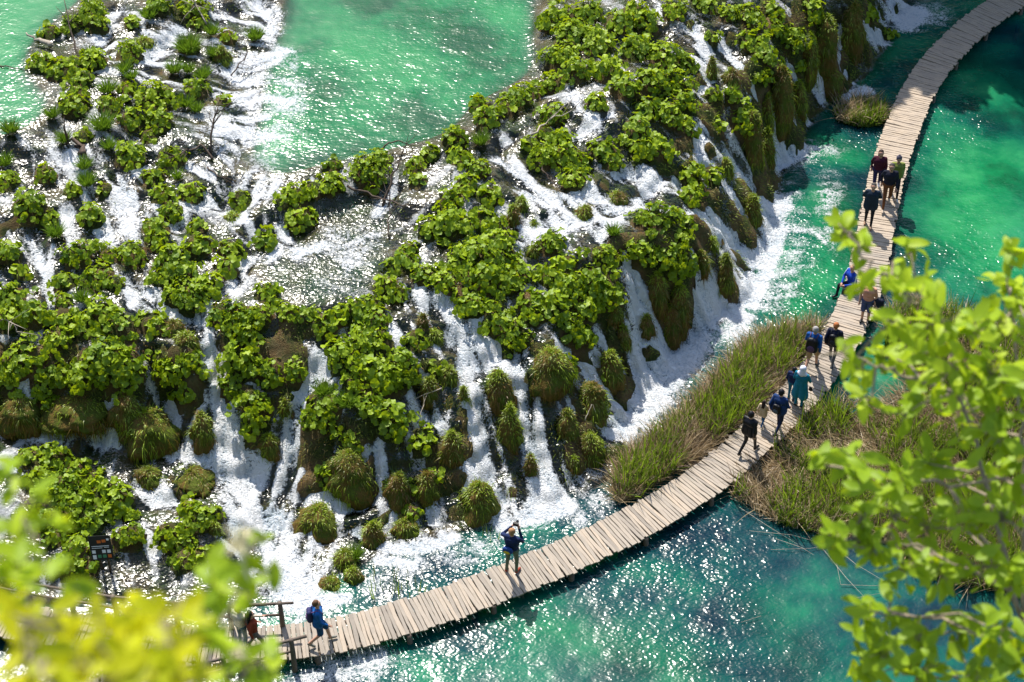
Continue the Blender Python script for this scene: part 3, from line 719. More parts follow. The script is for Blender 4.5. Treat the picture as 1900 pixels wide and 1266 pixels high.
tag(put('planks', rest.mesh('planks', [M['plank']]), walk), kind='stuff')
# stringers and posts under the deck
for off in (-0.36, 0.36):
    mb = MB(); pts = []
    for s in np.arange(0.0, clen[-1], 0.6):
        x, y, tx, ty = on_path(s)
        pts.append((x + ty * off * BW, y - tx * off * BW, ZB - 0.115))
    mb.tube(pts, 0.065, 6)
    put('beam', mb.mesh('beam', [M['rail_wood']], True), walk)
post_me = None
mb = MB(); mb.tube([(0, 0, -2.0), (0.01, 0, -1.0), (0, 0, 0.0)], [0.085, 0.08, 0.075], 8); post_me = mb.mesh('support_post', [M['rail_wood']], True)
for s in np.arange(0.8, clen[-1], 2.3):
    x, y, tx, ty = on_path(s)
    for off in (-0.47, 0.47):
        put('support_post', post_me, walk, (x + ty * off * BW, y - tx * off * BW, ZB - 0.06), (random.gauss(0, .03), random.gauss(0, .03), random.random() * 6))

# branch walkway that leaves towards the lower left corner
bwalk = tag(put('side_boardwalk', None), 'short side boardwalk leaving the main one behind the blurred leaves', kind='structure')
a0, a1 = at(360, 1262, ZB)[:2], at(-60, 1330, ZB)[:2]
dv = (a1 - a0) / np.linalg.norm(a1 - a0); L = np.linalg.norm(a1 - a0)
s = 0.0
while s < L:
    w = random.uniform(0.10, 0.18)
    p = a0 + dv * (s + w / 2)
    mtx = plank_xform((p[0], p[1], dv[0], dv[1], w)); mtx.translation.z -= 0.02
    o = put('plank', PLK[random.randrange(14)], bwalk); o.matrix_basis = mtx
    s += w + 0.022
for off in (-0.6, 0.6):
    mb = MB(); n2 = np.array([dv[1], -dv[0]]) * off
    mb.tube([(*(a0 + n2), ZB - .13), (*(a1 + n2), ZB - .13)], 0.065, 6)
    put('beam', mb.mesh('beam', [M['rail_wood']], True), bwalk)

# handrails by the lower left stretch
def handrail(label, P, posts, ends):
    root = tag(put('handrail', None, loc=(*P[0][:2], ZB)), label, 'handrail')
    base = Vector((*P[0][:2], ZB))
    for h, r in ((0.88, 0.042), (0.45, 0.034)):
        mb = MB(); pts = dense([(p[0], p[1]) for p in P], 14)
        pts = [Vector((q[0], q[1], ZB + h + random.gauss(0, 0.012))) - base for q in pts]
        if h > 0.6:
            d = (pts[0] - pts[1]).normalized(); pts = [pts[0] + d * ends] + pts
        mb.tube(pts, [r * random.uniform(.85, 1.12) for _ in pts], 8)
        put('rail', mb.mesh('rail', [M['rail_wood']], True), root)
    for q, dpt in posts:
        mb = MB()
        mb.tube([Vector((q[0], q[1], ZB - dpt)) - base, Vector((q[0] + .01, q[1], ZB + 0.3)) - base, Vector((q[0], q[1], ZB + 0.92)) - base], [0.075, 0.07, 0.062], 8)
        put('post', mb.mesh('post', [M['rail_wood']], True), root)
    return root
far_px = [(524, 1164), (430, 1169), (330, 1164), (218, 1152), (136, 1139), (58, 1126), (-40, 1105)]
FP = [at(x, y - 3, ZB) for x, y in far_px]
handrail('dark pole handrail on the waterfall side of the boardwalk, behind the blurred leaves', FP, [(p, 0.7) for p in FP], 0.35)
near_px = [(545, 1229), (420, 1262), (310, 1292), (180, 1325)]
NP = [at(x, y, ZB) for x, y in near_px]
handrail('dark pole handrail at the lake edge with a long post reaching the water', NP, [(p, 1.5) for p in NP], 0.4)

# ------------------------------------------------------------------ people
cloth_cache = {}
def cloth(col, rough=0.85):
    k = tuple(col)
    if k not in cloth_cache:
        cloth_cache[k] = simple_mat('cloth', col, rough, 0.18, 14, 0.25, 0.2)
    return cloth_cache[k]
SKIN = simple_mat('skin', (0.48, 0.27, 0.19), 0.55, 0.06)
def capsule(mb, a, b, ra, rb, n=12):
    a, b = Vector(a), Vector(b); d = b - a; L = d.length
    q = d.to_track_quat('Z', 'Y') if L > 1e-5 else Vector((0, 0, 1)).to_track_quat('Z', 'Y')
    V = []; F = []; rings = []
    for t in (-80, -50, -20, 0): rings.append((math.sin(R(t)) * ra, math.cos(R(t)) * ra))
    for t in (0, 20, 50, 80): rings.append((L + math.sin(R(t)) * rb, math.cos(R(t)) * rb))
    for z, r in rings:
        for k in range(n):
            V.append(a + q @ Vector((r * math.cos(2 * math.pi * k / n), r * math.sin(2 * math.pi * k / n), z)))
    for i in range(len(rings) - 1):
        for k in range(n): F.append((i * n + k, i * n + (k + 1) % n, (i + 1) * n + (k + 1) % n, (i + 1) * n + k))
    F.append(tuple(range(n - 1, -1, -1))); F.append(tuple((len(rings) - 1) * n + k for k in range(n)))
    mb.add(V, F)
def remeshed(prims, voxel, mats_by_tag, name, smooth_it=3):
    mb = MB()
    for a, b, ra, rb, tg in prims: capsule(mb, a, b, ra, rb)
    tmp = bpy.data.objects.new('tmp', mb.mesh('tmp', []))
    COL.objects.link(tmp)
    m = tmp.modifiers.new('r', 'REMESH'); m.mode = 'VOXEL'; m.voxel_size = voxel
    sm = tmp.modifiers.new('s', 'SMOOTH'); sm.iterations = smooth_it; sm.factor = 0.5
    dg = bpy.context.evaluated_depsgraph_get()
    me = bpy.data.meshes.new_from_object(tmp.evaluated_get(dg))
    old = tmp.data
    bpy.data.objects.remove(tmp); bpy.data.meshes.remove(old)
    me.name = name
    tags = list(mats_by_tag)
    me.materials.clear()
    for t in tags: me.materials.append(mats_by_tag[t])
    nf = len(me.polygons)
    C = np.zeros(nf * 3, np.float32); me.polygons.foreach_get('center', C); C = C.reshape(-1, 3)
    best = np.full(nf, 1e9); idx_ = np.zeros(nf, np.int32)
    for a, b, ra, rb, tg in prims:
        a, b = np.array(a), np.array(b); ab = b - a; L2 = ab @ ab + 1e-9
        s_ = np.clip(((C - a) @ ab) / L2, 0, 1)
        d = np.linalg.norm(C - a - s_[:, None] * ab, axis=1) - (ra + (rb - ra) * s_)
        k = d < best; best[k] = d[k]; idx_[k] = tags.index(tg)
    me.polygons.foreach_set('material_index', idx_)
    me.polygons.foreach_set('use_smooth', np.ones(nf, bool))
    return me
def person(label, px, py, heading, h, pose, top, bottom, shoes, hair, hair_len=0, sleeve=True, shorts=False, coat=0.0, hat=None, dress=None, scarf=None, skin=SKIN, wide=1.0, z=None, stripe=None):
    """heading 0 faces away from the camera (+Y); positive turns towards the left of the photo"""
    S = h * 0.94 / 1.75
    z = ZB if z is None else z
    p = at(px, py, z)
    root_loc = (p[0], p[1], z + 0.012)
    J = {'hipL': (-.095, 0, .93), 'hipR': (.095, 0, .93), 'kneeL': (-.1, .03, .50), 'kneeR': (.1, .03, .50), 'ankL': (-.1, -.02, .075), 'ankR': (.1, -.02, .075),
         'toeL': (-.115, .14, .035), 'toeR': (.115, .14, .035), 'shL': (-.185, -.01, 1.42), 'shR': (.185, -.01, 1.42),
         'elL': (-.255, -.04, 1.14), 'elR': (.255, -.04, 1.14), 'wrL': (-.25, .07, .90), 'wrR': (.25, .07, .90)}
    if pose.startswith('walk'):
        f = 1 if pose == 'walkL' else -1
        a, b = ('L', 'R') if f > 0 else ('R', 'L'); sx = -1 if f > 0 else 1
        J['knee' + a] = (sx * .095, .20, .52); J['ank' + a] = (sx * .095, .27, .085); J['toe' + a] = (sx * .11, .43, .06)
        J['knee' + b] = (-sx * .095, .02, .49); J['ank' + b] = (-sx * .095, -.30, .17); J['toe' + b] = (-sx * .11, -.17, .04)
        J['el' + a] = (sx * .25, -.16, 1.17); J['wr' + a] = (sx * .24, -.10, .93)
        J['el' + b] = (-sx * .25, .04, 1.14); J['wr' + b] = (-sx * .22, .22, .97)
    elif pose == 'photo':
        J['kneeL'] = (-.13, .02, .5); J['ankL'] = (-.15, -.03, .075); J['toeL'] = (-.19, .12, .035)
        J['kneeR'] = (.12, .05, .5); J['ankR'] = (.12, .02, .075); J['toeR'] = (.16, .18, .035)
        J['elL'] = (-.33, .10, 1.29); J['wrL'] = (-.10, .25, 1.56); J['elR'] = (.25, .16, 1.18); J['wrR'] = (.09, .27, 1.52)
    elif pose == 'back':
        J['elL'] = (-.29, -.10, 1.16); J['wrL'] = (-.07, -.19, 1.02); J['elR'] = (.29, -.10, 1.16); J['wrR'] = (.07, -.20, .99)
        J['kneeL'] = (-.1, .10, .51); J['ankL'] = (-.1, .13, .075); J['toeL'] = (-.115, .29, .035); J['ankR'] = (.1, -.12, .09); J['toeR'] = (.11, .04, .035)
    elif pose == 'point':
        J['elR'] = (.40, .14, 1.46); J['wrR'] = (.62, .26, 1.50)
    elif pose == 'sit':
        J.update({'hipL': (-.10, 0, .10), 'hipR': (.10, 0, .10), 'kneeL': (-.14, .42, .14), 'kneeR': (.12, .43, .15), 'ankL': (-.14, .48, -.28), 'ankR': (.13, .47, -.27), 'toeL': (-.15, .62, -.33), 'toeR': (.14, .61, -.32),
                  'shL': (-.185, .05, .60), 'shR': (.185, .05, .60), 'elL': (-.25, .16, .33), 'elR': (.25, .16, .33), 'wrL': (-.08, .36, .24), 'wrR': (.08, .36, .24)})
    elif pose == 'hold':
        J['elR'] = (.27, .06, 1.16); J['wrR'] = (.12, .24, 1.12); J['elL'] = (-.26, .02, 1.14); J['wrL'] = (-.14, .24, 1.08)
    sit = pose == 'sit'
    up = -0.82 if sit else 0.0; fw = 0.05 if sit else 0.0
    sv = 'top' if sleeve else 'skin'
    lg = 'skin' if shorts else 'bottom'
    P = []
    def c(a, b, ra, rb, tg): P.append((tuple(Vector(a) * S), tuple(Vector(b) * S), ra * S, rb * S, tg))
    W_ = wide * 1.07
    c((-.085, 0, .95 + up), (.085, 0, .95 + up), .118 * W_, .118 * W_, 'bottom')
    c((-.05, .0, 1.05 + up), (.05, .0, 1.05 + up), .128 * W_, .128 * W_, 'top')
    c((-.07, fw * .7, 1.20 + up), (.07, fw * .7, 1.20 + up), .128 * W_, .128 * W_, 'top')
    c((-.085, fw, 1.32 + up), (.085, fw, 1.32 + up), .13 * W_, .13 * W_, 'top')
    c((-.155, fw - .01, 1.415 + up), (.155, fw - .01, 1.415 + up), .075, .075, 'top')
    if coat:
        for s_ in (-1, 1): c((s_ * .07, -.01, 1.15 + up), (s_ * .085, -.02, 1.0 - coat + up), .14 * W_, .15 * W_, 'top')
    c((0, fw, 1.44 + up), (0, fw + .02, 1.56 + up), .056, .052, 'skin')
    c((0, fw + .02, 1.625 + up), (0, fw + .01, 1.66 + up), .084, .093, 'skin')
    c((0, fw + .055, 1.575 + up), (0, fw + .05, 1.60 + up), .042, .06, 'skin')
    for s_ in (-1, 1): c((s_ * .088, fw + .005, 1.625 + up), (s_ * .09, fw, 1.645 + up), .02, .02, 'skin')
    c((0, fw + .108, 1.61 + up), (0, fw + .10, 1.64 + up), .017, .012, 'skin')
    for s_ in 'LR':
        c(J['hip' + s_], J['knee' + s_], .088, .062, 'bottom')
        if shorts:
            k_ = Vector(J['hip' + s_]).lerp(Vector(J['knee' + s_]), 0.92)
            c(J['hip' + s_], k_, .10, .09, 'bottom')
        c(J['knee' + s_], J['ank' + s_], .056, .042, lg)
        a_ = Vector(J['ank' + s_]); t_ = Vector(J['toe' + s_])
        c(a_ + Vector((0, -.02, -.02)), t_, .047, .038, 'shoes')
        c(J['sh' + s_], J['el' + s_], .058 * (1.12 if sleeve else 1), .047, 'top')
        c(J['el' + s_], J['wr' + s_], .045 * (1.1 if sleeve else 1), .034, sv)
        w_ = Vector(J['wr' + s_]); e_ = Vector(J['el' + s_]); dr = (w_ - e_).normalized()
        c(w_ + dr * .02, w_ + dr * .085, .034, .03, 'skin')
    if dress:
        for s_ in (-1, 1): c((s_ * .05, 0, 1.15), (s_ * .12, -.01, dress), .14, .17, 'top')
    mats = {'skin': skin, 'top': cloth(top), 'bottom': cloth(bottom), 'shoes': cloth(shoes)}
    me = remeshed(P, 0.0165 * max(S, 0.6), mats, 'person')
    # fingers, thumbs and eyes join the body mesh
    bm = bmesh.new(); bm.from_mesh(me)
    ex = MB()
    for s_ in 'LR':
        w_ = Vector(J['wr' + s_]); e_ = Vector(J['el' + s_]); dr = (w_ - e_).normalized()
        sd = dr.cross(Vector((0, 1, 0.2)));
        if sd.length < .1: sd = Vector((1, 0, 0))
        sd.normalize(); nm = sd.cross(dr)
        for k, (o_, ln) in enumerate(((-.027, .055), (-.009, .072), (.009, .076), (.026, .068))):
            b0 = w_ + dr * .09 + sd * o_
            ex.tube([(b0) * S, (b0 + dr * ln * .5 + nm * .008) * S, (b0 + dr * ln * .85 + nm * .028) * S], [.0095 * S, .009 * S, .007 * S], 5)
        b0 = w_ + dr * .045 + sd * -.032
        ex.tube([b0 * S, (b0 + dr * .028 - sd * .026 + nm * .01) * S, (b0 + dr * .058 - sd * .03 + nm * .02) * S], [.012 * S, .011 * S, .008 * S], 5)
    nb = len(ex.F)
    vs_ = [bm.verts.new(v) for v in ex.V]
    for f in ex.F:
        fc = bm.faces.new([vs_[i] for i in f]); fc.material_index = 0; fc.smooth = True
    me.materials.append(cloth((0.02, 0.015, 0.012))); ey = MB()
    for s_ in (-1, 1): ey.ball(tuple(Vector((s_ * .034, fw + .098, 1.652 + up)) * S), .011 * S, 6, 5)
    ey.box(tuple(Vector((0, fw + .104, 1.582 + up)) * S), (.045 * S, .012 * S, .010 * S))
    vs_ = [bm.verts.new(v) for v in ey.V]
    for f in ey.F:
        fc = bm.faces.new([vs_[i] for i in f]); fc.material_index = 4
    bm.to_mesh(me); bm.free()
    root = tag(put('person', me, None, root_loc, (0, 0, R(heading))), label, 'person', 'visitors on the boardwalk')
    # hair
    if hair is not None:
        hp = [((0, fw - .012, 1.665 + up), (0, fw - .02, 1.69 + up), .098, .092), ((0, fw - .045, 1.63 + up), (0, fw - .045, 1.66 + up), .078, .085)]
        if hair_len: hp += [((-.03, fw - .075, 1.62 + up), (-.04, fw - .115, 1.62 + up - hair_len), .07, .045), ((.03, fw - .075, 1.62 + up), (.04, fw - .115, 1.62 + up - hair_len), .07, .045)]
        hp = [(tuple(Vector(a) * S), tuple(Vector(b) * S), r1 * S, r2 * S, 'h') for a, b, r1, r2 in hp]
        put('hair', remeshed(hp, 0.016 * S, {'h': cloth(hair, 0.6)}, 'hair'), root)
    if hat is not None:
        hp = [((0, fw - .01, 1.685 + up), (0, fw - .01, 1.70 + up), .107, .10), ((0, fw - .01, 1.80 + up), (0, fw - .01, 1.81 + up), .03, .03)]
        hp = [(tuple(Vector(a) * S), tuple(Vector(b) * S), r1 * S, r2 * S, 'h') for a, b, r1, r2 in hp]
        put('beanie', remeshed(hp, 0.016 * S, {'h': cloth(hat)}, 'beanie'), root)
    if scarf is not None:
        hp = [((0, fw - .015, 1.65 + up), (0, fw - .02, 1.68 + up), .115, .108), ((0, fw - .05, 1.60 + up), (0, fw - .04, 1.50 + up), .10, .13), ((-.10, fw - .03, 1.46 + up), (.10, fw - .03, 1.46 + up), .075, .075)]
        hp = [(tuple(Vector(a) * S), tuple(Vector(b) * S), r1 * S, r2 * S, 'h') for a, b, r1, r2 in hp]
        put('headscarf', remeshed(hp, 0.016 * S, {'h': cloth(scarf)}, 'headscarf'), root)
    if stripe is not None:
        for s_ in 'LR':
            a_, b_ = Vector(J['sh' + s_]), Vector(J['el' + s_]); sg = -1 if s_ == 'L' else 1
            mb = MB(); mb.tube([(a_ + Vector((sg * .045, 0, .04))) * S, (a_.lerp(b_, .5) + Vector((sg * .05, 0, .02))) * S, (b_ + Vector((sg * .045, 0, .01))) * S], .022 * S, 6)
            put('sleeve_stripe', mb.mesh('sleeve_stripe', [cloth(stripe)], True), root)
    return root, S, P
def backpack(label, who, col, col2, size=(.30, .17, .44), zc=1.24, name='backpack', yo=-.215, xo=0.0):
    root, S, _ = who
    w, d, hh = [v * S for v in size]
    n = name
    o = put(n, None, None, root.location.copy(), root.rotation_euler.copy())
    tag(o, label, 'bag', 'bags carried by visitors')
    pr = []
    for sx in (-1, 1):
        pr.append(((sx * (w / 2 - d * .45) + xo * S, yo * S, zc * S - hh / 2 + d * .5), (sx * (w / 2 - d * .5) + xo * S, yo * S, zc * S + hh / 2 - d * .5), d * .5, d * .44, 'a'))
    pr.append(((xo * S, yo * S, zc * S - hh / 2 + d * .5), (xo * S, yo * S, zc * S + hh / 2 - d * .45), d * .52, d * .46, 'a'))
    put('bag_body', remeshed(pr, 0.018 * S, {'a': cloth(col, 0.7)}, 'bag_body', 2), o)
    mb = MB(); mb.ball((xo * S, yo * S - d * .42, zc * S - hh * .16), (w * .34, d * .22, hh * .24), 10, 7)
    put('pocket', mb.mesh('pocket', [cloth(col2, 0.7)], True), o)
    if name == 'backpack':
        for sx in (-1, 1):
            mb = MB(); mb.tube([(sx * .10 * S, (yo + .06) * S, zc * S + hh * .42), (sx * .12 * S, .0, (1.49 if zc > .8 else .68) * S), (sx * .125 * S, .135 * S, (1.36 if zc > .8 else .55) * S), (sx * .145 * S, .05 * S, zc * S - hh * .34)], .018 * S, 6)
            put('strap', mb.mesh('strap', [cloth(col2, 0.7)], True), o)
    return o
NAVY = (0.012, 0.022, 0.075); BLK = (0.008, 0.008, 0.011); BLUE = (0.008, 0.07, 0.26)
a = person('photographer in navy jacket and grey-green trousers raising a camera to the face', 950, 1062, -22, 1.80, 'photo', NAVY, (0.11, 0.135, 0.10), (0.26, 0.05, 0.03), (0.32, 0.17, 0.08))
backpack('blue hip bag with yellow tab worn by the photographer', a, (0.015, 0.05, 0.2), (0.5, 0.36, 0.02), (.30, .15, .22), 1.08, 'hip_bag', -.19, -.05)
cm = put('camera_body', None, None, a[0].location.copy(), a[0].rotation_euler.copy()); tag(cm, 'black camera held up by the photographer', 'camera')
mb = MB(); mb.box(Vector((0, .27, 1.66)) * a[1], (.14, .06, .095)); put('housing', mb.mesh('housing', [cloth(BLK, .4)]), cm)
mb = MB(); mb.tube([Vector((0, .29, 1.655)) * a[1], Vector((0, .40, 1.65)) * a[1]], [.036, .04], 12); put('lens', mb.mesh('lens', [cloth(BLK, .4)], True), cm)
a = person('person in bright blue jacket and blue shorts striding right past the handrail', 595, 1194, -80, 1.76, 'walkL', (0.01, 0.10, 0.33), (0.008, 0.055, 0.14), (0.22, 0.21, 0.18), (0.10, 0.055, 0.03), shorts=True, coat=0.06)
backpack('navy and violet backpack on the striding person in blue', a, (0.03, 0.03, 0.10), (0.16, 0.08, 0.2))
a = person('person in cream sweater and long blue-grey skirt pointing right behind the leaves', 452, 1200, -35, 1.70, 'point', (0.50, 0.44, 0.36), (0.10, 0.16, 0.20), (0.05, 0.05, 0.05), (0.42, 0.24, 0.12), dress=None, coat=0.0)
a = person('dark-haired person in rust red top and grey trousers behind the leaves', 474, 1210, -60, 1.68, 'walkR', (0.20, 0.035, 0.015), (0.13, 0.115, 0.105), (0.05, 0.05, 0.05), BLK, 0.28)
a = person('person all in black stepping up the boardwalk at the reeds', 1386, 842, -40, 1.74, 'walkR', BLK, BLK, BLK, BLK, coat=0.05, wide=1.08)
a = person('small child in beige coat with long dark hair walking beside an adult', 1413, 789, -30, 1.02, 'walkL', (0.50, 0.38, 0.25), (0.02, 0.10, 0.24), (0.30, 0.28, 0.27), (0.02, 0.012, 0.01), 0.30, coat=0.22)
a = person('dark-haired adult in navy jacket walking next to the child', 1441, 801, -35, 1.74, 'walkL', (0.012, 0.035, 0.12), (0.012, 0.02, 0.06), BLK, BLK, coat=0.06, wide=1.06)
backpack('small black shoulder bag on the back of the navy jacket', a, BLK, (0.08, 0.1, 0.11), (.26, .14, .36), 1.12)
a = person('person in flowing turquoise dress with white headscarf', 1481, 754, -30, 1.66, 'hold', (0.008, 0.155, 0.23), (0.008, 0.155, 0.23), BLK, None, dress=0.52, scarf=(0.62, 0.62, 0.72), wide=1.05)
backpack('tiny black purse hanging beside the turquoise dress', a, BLK, BLK, (.13, .07, .17), 0.92, 'purse', .0, .33)
a = person('dark-haired child in navy top walking close beside the turquoise dress', 1467, 742, -30, 1.35, 'stand', NAVY, (0.01, 0.12, 0.2), BLK, BLK)
a = person('grey-haired person in blue jacket and beige shorts with a bulky backpack', 1503, 687, -25, 1.80, 'walkR', BLUE, (0.42, 0.27, 0.16), (0.07, 0.09, 0.11), (0.30, 0.28, 0.27), shorts=True, wide=1.08)
backpack('bulky black backpack with purple patch on the grey-haired walker', a, BLK, (0.10, 0.05, 0.1), (.36, .22, .56), 1.2)
a = person('red-haired person in dark jacket walking beside the grey-haired one', 1541, 676, -22, 1.72, 'walkL', (0.012, 0.015, 0.035), (0.10, 0.09, 0.085), (0.05, 0.06, 0.08), (0.36, 0.12, 0.04), coat=0.06)
backpack('plain black backpack on the red-haired walker', a, BLK, (0.03, 0.03, 0.04), (.28, .17, .44), 1.22)
a = person('person in peach top and blue shorts half hidden by leaves', 1604, 597, 160, 1.70, 'stand', (0.60, 0.28, 0.20), (0.05, 0.07, 0.18), BLK, (0.3, 0.2, 0.12), shorts=True, sleeve=False)
backpack('large dark tote bag held beside the peach top', a, (0.01, 0.014, 0.03), BLK, (.34, .18, .36), 0.92, 'tote_bag', .0, -.36)
a = person('person in royal blue jacket with white sleeve stripes seated on the boardwalk edge', 1580, 532, 118, 1.72, 'sit', (0.01, 0.05, 0.36), (0.02, 0.02, 0.03), BLK, (0.3, 0.2, 0.12), stripe=(0.6, 0.65, 0.75))
a = person('long-haired person in burgundy sweater walking towards the viewer', 1624, 354, 172, 1.70, 'walkR', (0.055, 0.009, 0.022), (0.025, 0.02, 0.075), (0.6, 0.6, 0.68), (0.03, 0.015, 0.012), 0.24, wide=1.1)
a = person('person in olive jacket and grey beanie behind the black sweater', 1657, 364, 176, 1.68, 'walkL', (0.19, 0.22, 0.05), (0.012, 0.012, 0.02), (0.5, 0.48, 0.45), None, hat=(0.09, 0.08, 0.11), coat=0.05)
a = person('person in black sweater and brown trousers, front of the three', 1643, 384, 172, 1.80, 'walkR', (0.012, 0.013, 0.026), (0.16, 0.06, 0.025), (0.45, 0.36, 0.28), (0.06, 0.05, 0.05), wide=1.08)
a = person('person in open dark coat with both hands behind the back', 1610, 418, 168, 1.74, 'back', (0.014, 0.025, 0.045), (0.01, 0.01, 0.013), (0.32, 0.2, 0.13), (0.07, 0.06, 0.055), coat=0.20, wide=1.05)

# ------------------------------------------------------------------ butterbur plants
def leaf_mesh(k):
    r = np.random.default_rng(500 + k)
    n = 13; V = [(0.0, 0.0, -0.10)]; F = []
    cup = r.uniform(0.10, 0.32); ph = r.uniform(0, 6.28)
    for ring, rr in ((0, 0.55), (1, 1.0)):
        for i in range(n):
            a = 2 * math.pi * i / n
            notch = 0.45 * math.exp(-((abs((a - math.pi * 1.5 + math.pi) % (2 * math.pi) - math.pi)) / 0.28) ** 2)
            rad = rr * (1.0 - notch * (0.4 + 0.6 * ring)) * (1 + (0.07 * math.sin(5 * a + ph) + r.normal(0, 0.04)) * ring)
            z = -0.10 + cup * rr ** 2 * 0.5 + (0.17 * math.sin(3 * a + ph) + 0.13 * math.sin(5 * a + 2 * ph)) * rr ** 2
            V.append((rad * math.cos(a), rad * math.sin(a), z - 0.12 * ring * (i % 3 == 0)))
    for i in range(n):
        j = (i + 1) % n
        F.append((0, 1 + i, 1 + j)); F.append((1 + i, 1 + n + i, 1 + n + j, 1 + j))
    return mk_mesh('leaf', V, F, [M['butterbur']], True)
LEAF = [leaf_mesh(k) for k in range(10)]
def plant_template(k, n):
    """leaf places on a dome of radius 1, and the stalks that carry them"""
    r = np.random.default_rng(900 + k)
    out = []; mb = MB()
    for i in range(n):
        f = (i + 0.5) / n
        rad = math.sqrt(f) * r.uniform(0.86, 1.08); a = i * 2.399963 + r.normal(0, 0.45)
        lob = 1 + 0.20 * math.sin(2 * a + k) + 0.16 * math.sin(3 * a + 2.1 * k)
        x, y = rad * lob * math.cos(a), rad * lob * math.sin(a)
        z = 0.66 * math.sqrt(max(0.0, 1.14 - min(rad, 1.06) ** 2)) * r.uniform(0.55, 1.2) * (1 + 0.25 * math.sin(2.3 * x + k) * math.cos(2.1 * y)) + r.normal(0, 0.05)
        nrm = Vector((x * 0.9, y * 0.9, 0.75)) + Vector((r.normal(0, .42), r.normal(0, .42) - 0.12, 0))
        q = nrm.normalized().to_track_quat('Z', 'Y') @ Euler((0, 0, r.uniform(0, 6.28))).to_quaternion()
        out.append((Vector((x, y, z)), q, r.uniform(0.72, 1.25), int(r.integers(0, 10))))
        mb.tube([(x * .25, y * .25, -0.25), (x * .75, y * .75, z * .5), (x, y, z - 0.03)], [0.022, 0.016, 0.012], 3, cap=False)
    return out, mb.mesh('stalks', [M['stem']])
TPL = {}
for n in (8, 12, 17, 23, 30, 38, 46, 56, 68, 82, 98, 116, 136, 160): TPL[n] = [plant_template(n * 10 + k, n) for k in range(3)]
def zone(x, y):
    if y < 280 and x < 480: return 'on the barrier beside the top left pool'
    if x < 230 and y < 470: return 'in the braided shallows along the left edge'
    if x < 480 and y < 440: return 'between the twig heap and the silvery mid pool'
    if x < 520 and y < 565: return 'just left of the silvery mid pool'
    if x < 270 and y < 640: return 'on the left shelf above the dark overhang'
    if x < 270 and y < 800: return 'draping the dark overhang at left'
    if x < 270 and y < 1120: return 'in the mat around the black information board'
    if x < 430 and y > 800: return 'between information board and wide white cascade'
    if x < 420: return 'between the overhang and the long left cascade'
    if x < 570 and y > 560: return 'on the rib right of the long left cascade'
    if x < 830 and y > 630: return 'on the central ridge above the photographer'
    if x < 760 and y > 505: return 'on the rim below the silvery mid pool'
    if x < 740 and y < 440: return 'on the rim between upper pool and mid pool'
    if x < 980 and y < 320: return 'along the lower shore of the upper pool'
    if x < 985 and y < 530: return 'in the mat right of the mid pool'
    if x < 985: return 'below the large mat, among the middle cascades'
    if x < 1170 and y > 425: return 'on the slope above the mossy boulders'
    if x < 1300 and y > 380: return 'on the green knoll above the plunge pool'
    if x < 1160 and y > 165 and y < 345: return 'at the right end of the upper pool'
    if x < 1290 and y < 225: return 'in the dense thicket right of the upper pool'
    if y < 160: return 'on the dark cliff at the top right'
    return 'between the tall falls at right'
ORD = ['leftmost', 'second from left', 'third from left', 'fourth from left', 'fifth from left', 'sixth from left', 'seventh from left', 'eighth from left', 'ninth from left', 'tenth from left', 'eleventh from left', 'twelfth from left', 'thirteenth from left', 'fourteenth from left', 'fifteenth from left', 'sixteenth from left', 'seventeenth from left', 'eighteenth from left']
cells = {}
keepers = sorted(range(len(CL)), key=lambda i: -CL[i][2])[:300]
for i in keepers:
    x, y, r = CL[i]
    size = 'large' if r >= 27 else ('medium' if r >= 21 else 'small')
    cells.setdefault((size, zone(x, y)), []).append(i)
for (size, zn), members in cells.items():
    members.sort(key=lambda i: CL[i][0])
    for k, i in enumerate(members):
        px, py, r = CL[i]; p = PL[i]
        rm = r / ppm(p) * (1.04 if (px < 480 and py < 460) else 1.14)
        ls = random.uniform(0.070, 0.115); pt = random.uniform(0.55, 1.25)
        n0 = (rm / (ls * 1.0)) ** 2 * 2.2
        n = min(TPL, key=lambda q: abs(q - n0))
        tpl, stalks = TPL[n][i % 3]
        gi_, gj_ = int((p[0] - X0) / G), int((p[1] - Y0) / G)
        gxv = float(np.clip(-gWx[max(gi_ - 4, 0):gi_ + 5, max(gj_ - 4, 0):gj_ + 5].mean(), -0.9, 0.9)); gyv = float(np.clip(-gWy[max(gi_ - 4, 0):gi_ + 5, max(gj_ - 4, 0):gj_ + 5].mean(), -0.9, 0.9))
        nrm = Vector((gxv * 0.55, gyv * 0.55, 1)).normalized()
        rot = (nrm.to_track_quat('Z', 'Y') @ Euler((0, 0, random.random() * 6.28)).to_quaternion())
        root = put('butterbur_plant', None, loc=(p[0], p[1], float(wz(p[0], p[1])) + 0.03))
        root.rotation_mode = 'QUATERNION'; root.rotation_quaternion = rot
        if len(members) == 1: lab = f'{size} leafy butterbur clump {zn}'
        elif k < len(ORD): lab = f'{ORD[k]} of {size} butterbur clumps {zn}'
        else: lab = f'one of the rightmost {size} butterbur clumps {zn}'
        tag(root, lab, 'butterbur', f'butterbur clumps {zn}')
        hs = rm * random.uniform(0.85, 1.1)
        st_o = put('stalks', stalks, root, scale=(rm, rm, hs))
        for (lp, lq, lsc, lk) in tpl:
            o = bpy.data.objects.new('leaf', LEAF[lk]); COL.objects.link(o); o.parent = root
            o.location = (lp.x * rm * random.uniform(.92, 1.08), lp.y * rm * random.uniform(.92, 1.08), lp.z * hs * random.uniform(.9, 1.12))
            o.rotation_mode = 'QUATERNION'; o.rotation_quaternion = lq
            o.color = (pt, pt, pt, 1); q = ls * lsc; o.scale = (q, q * random.uniform(.85, 1.1), q)

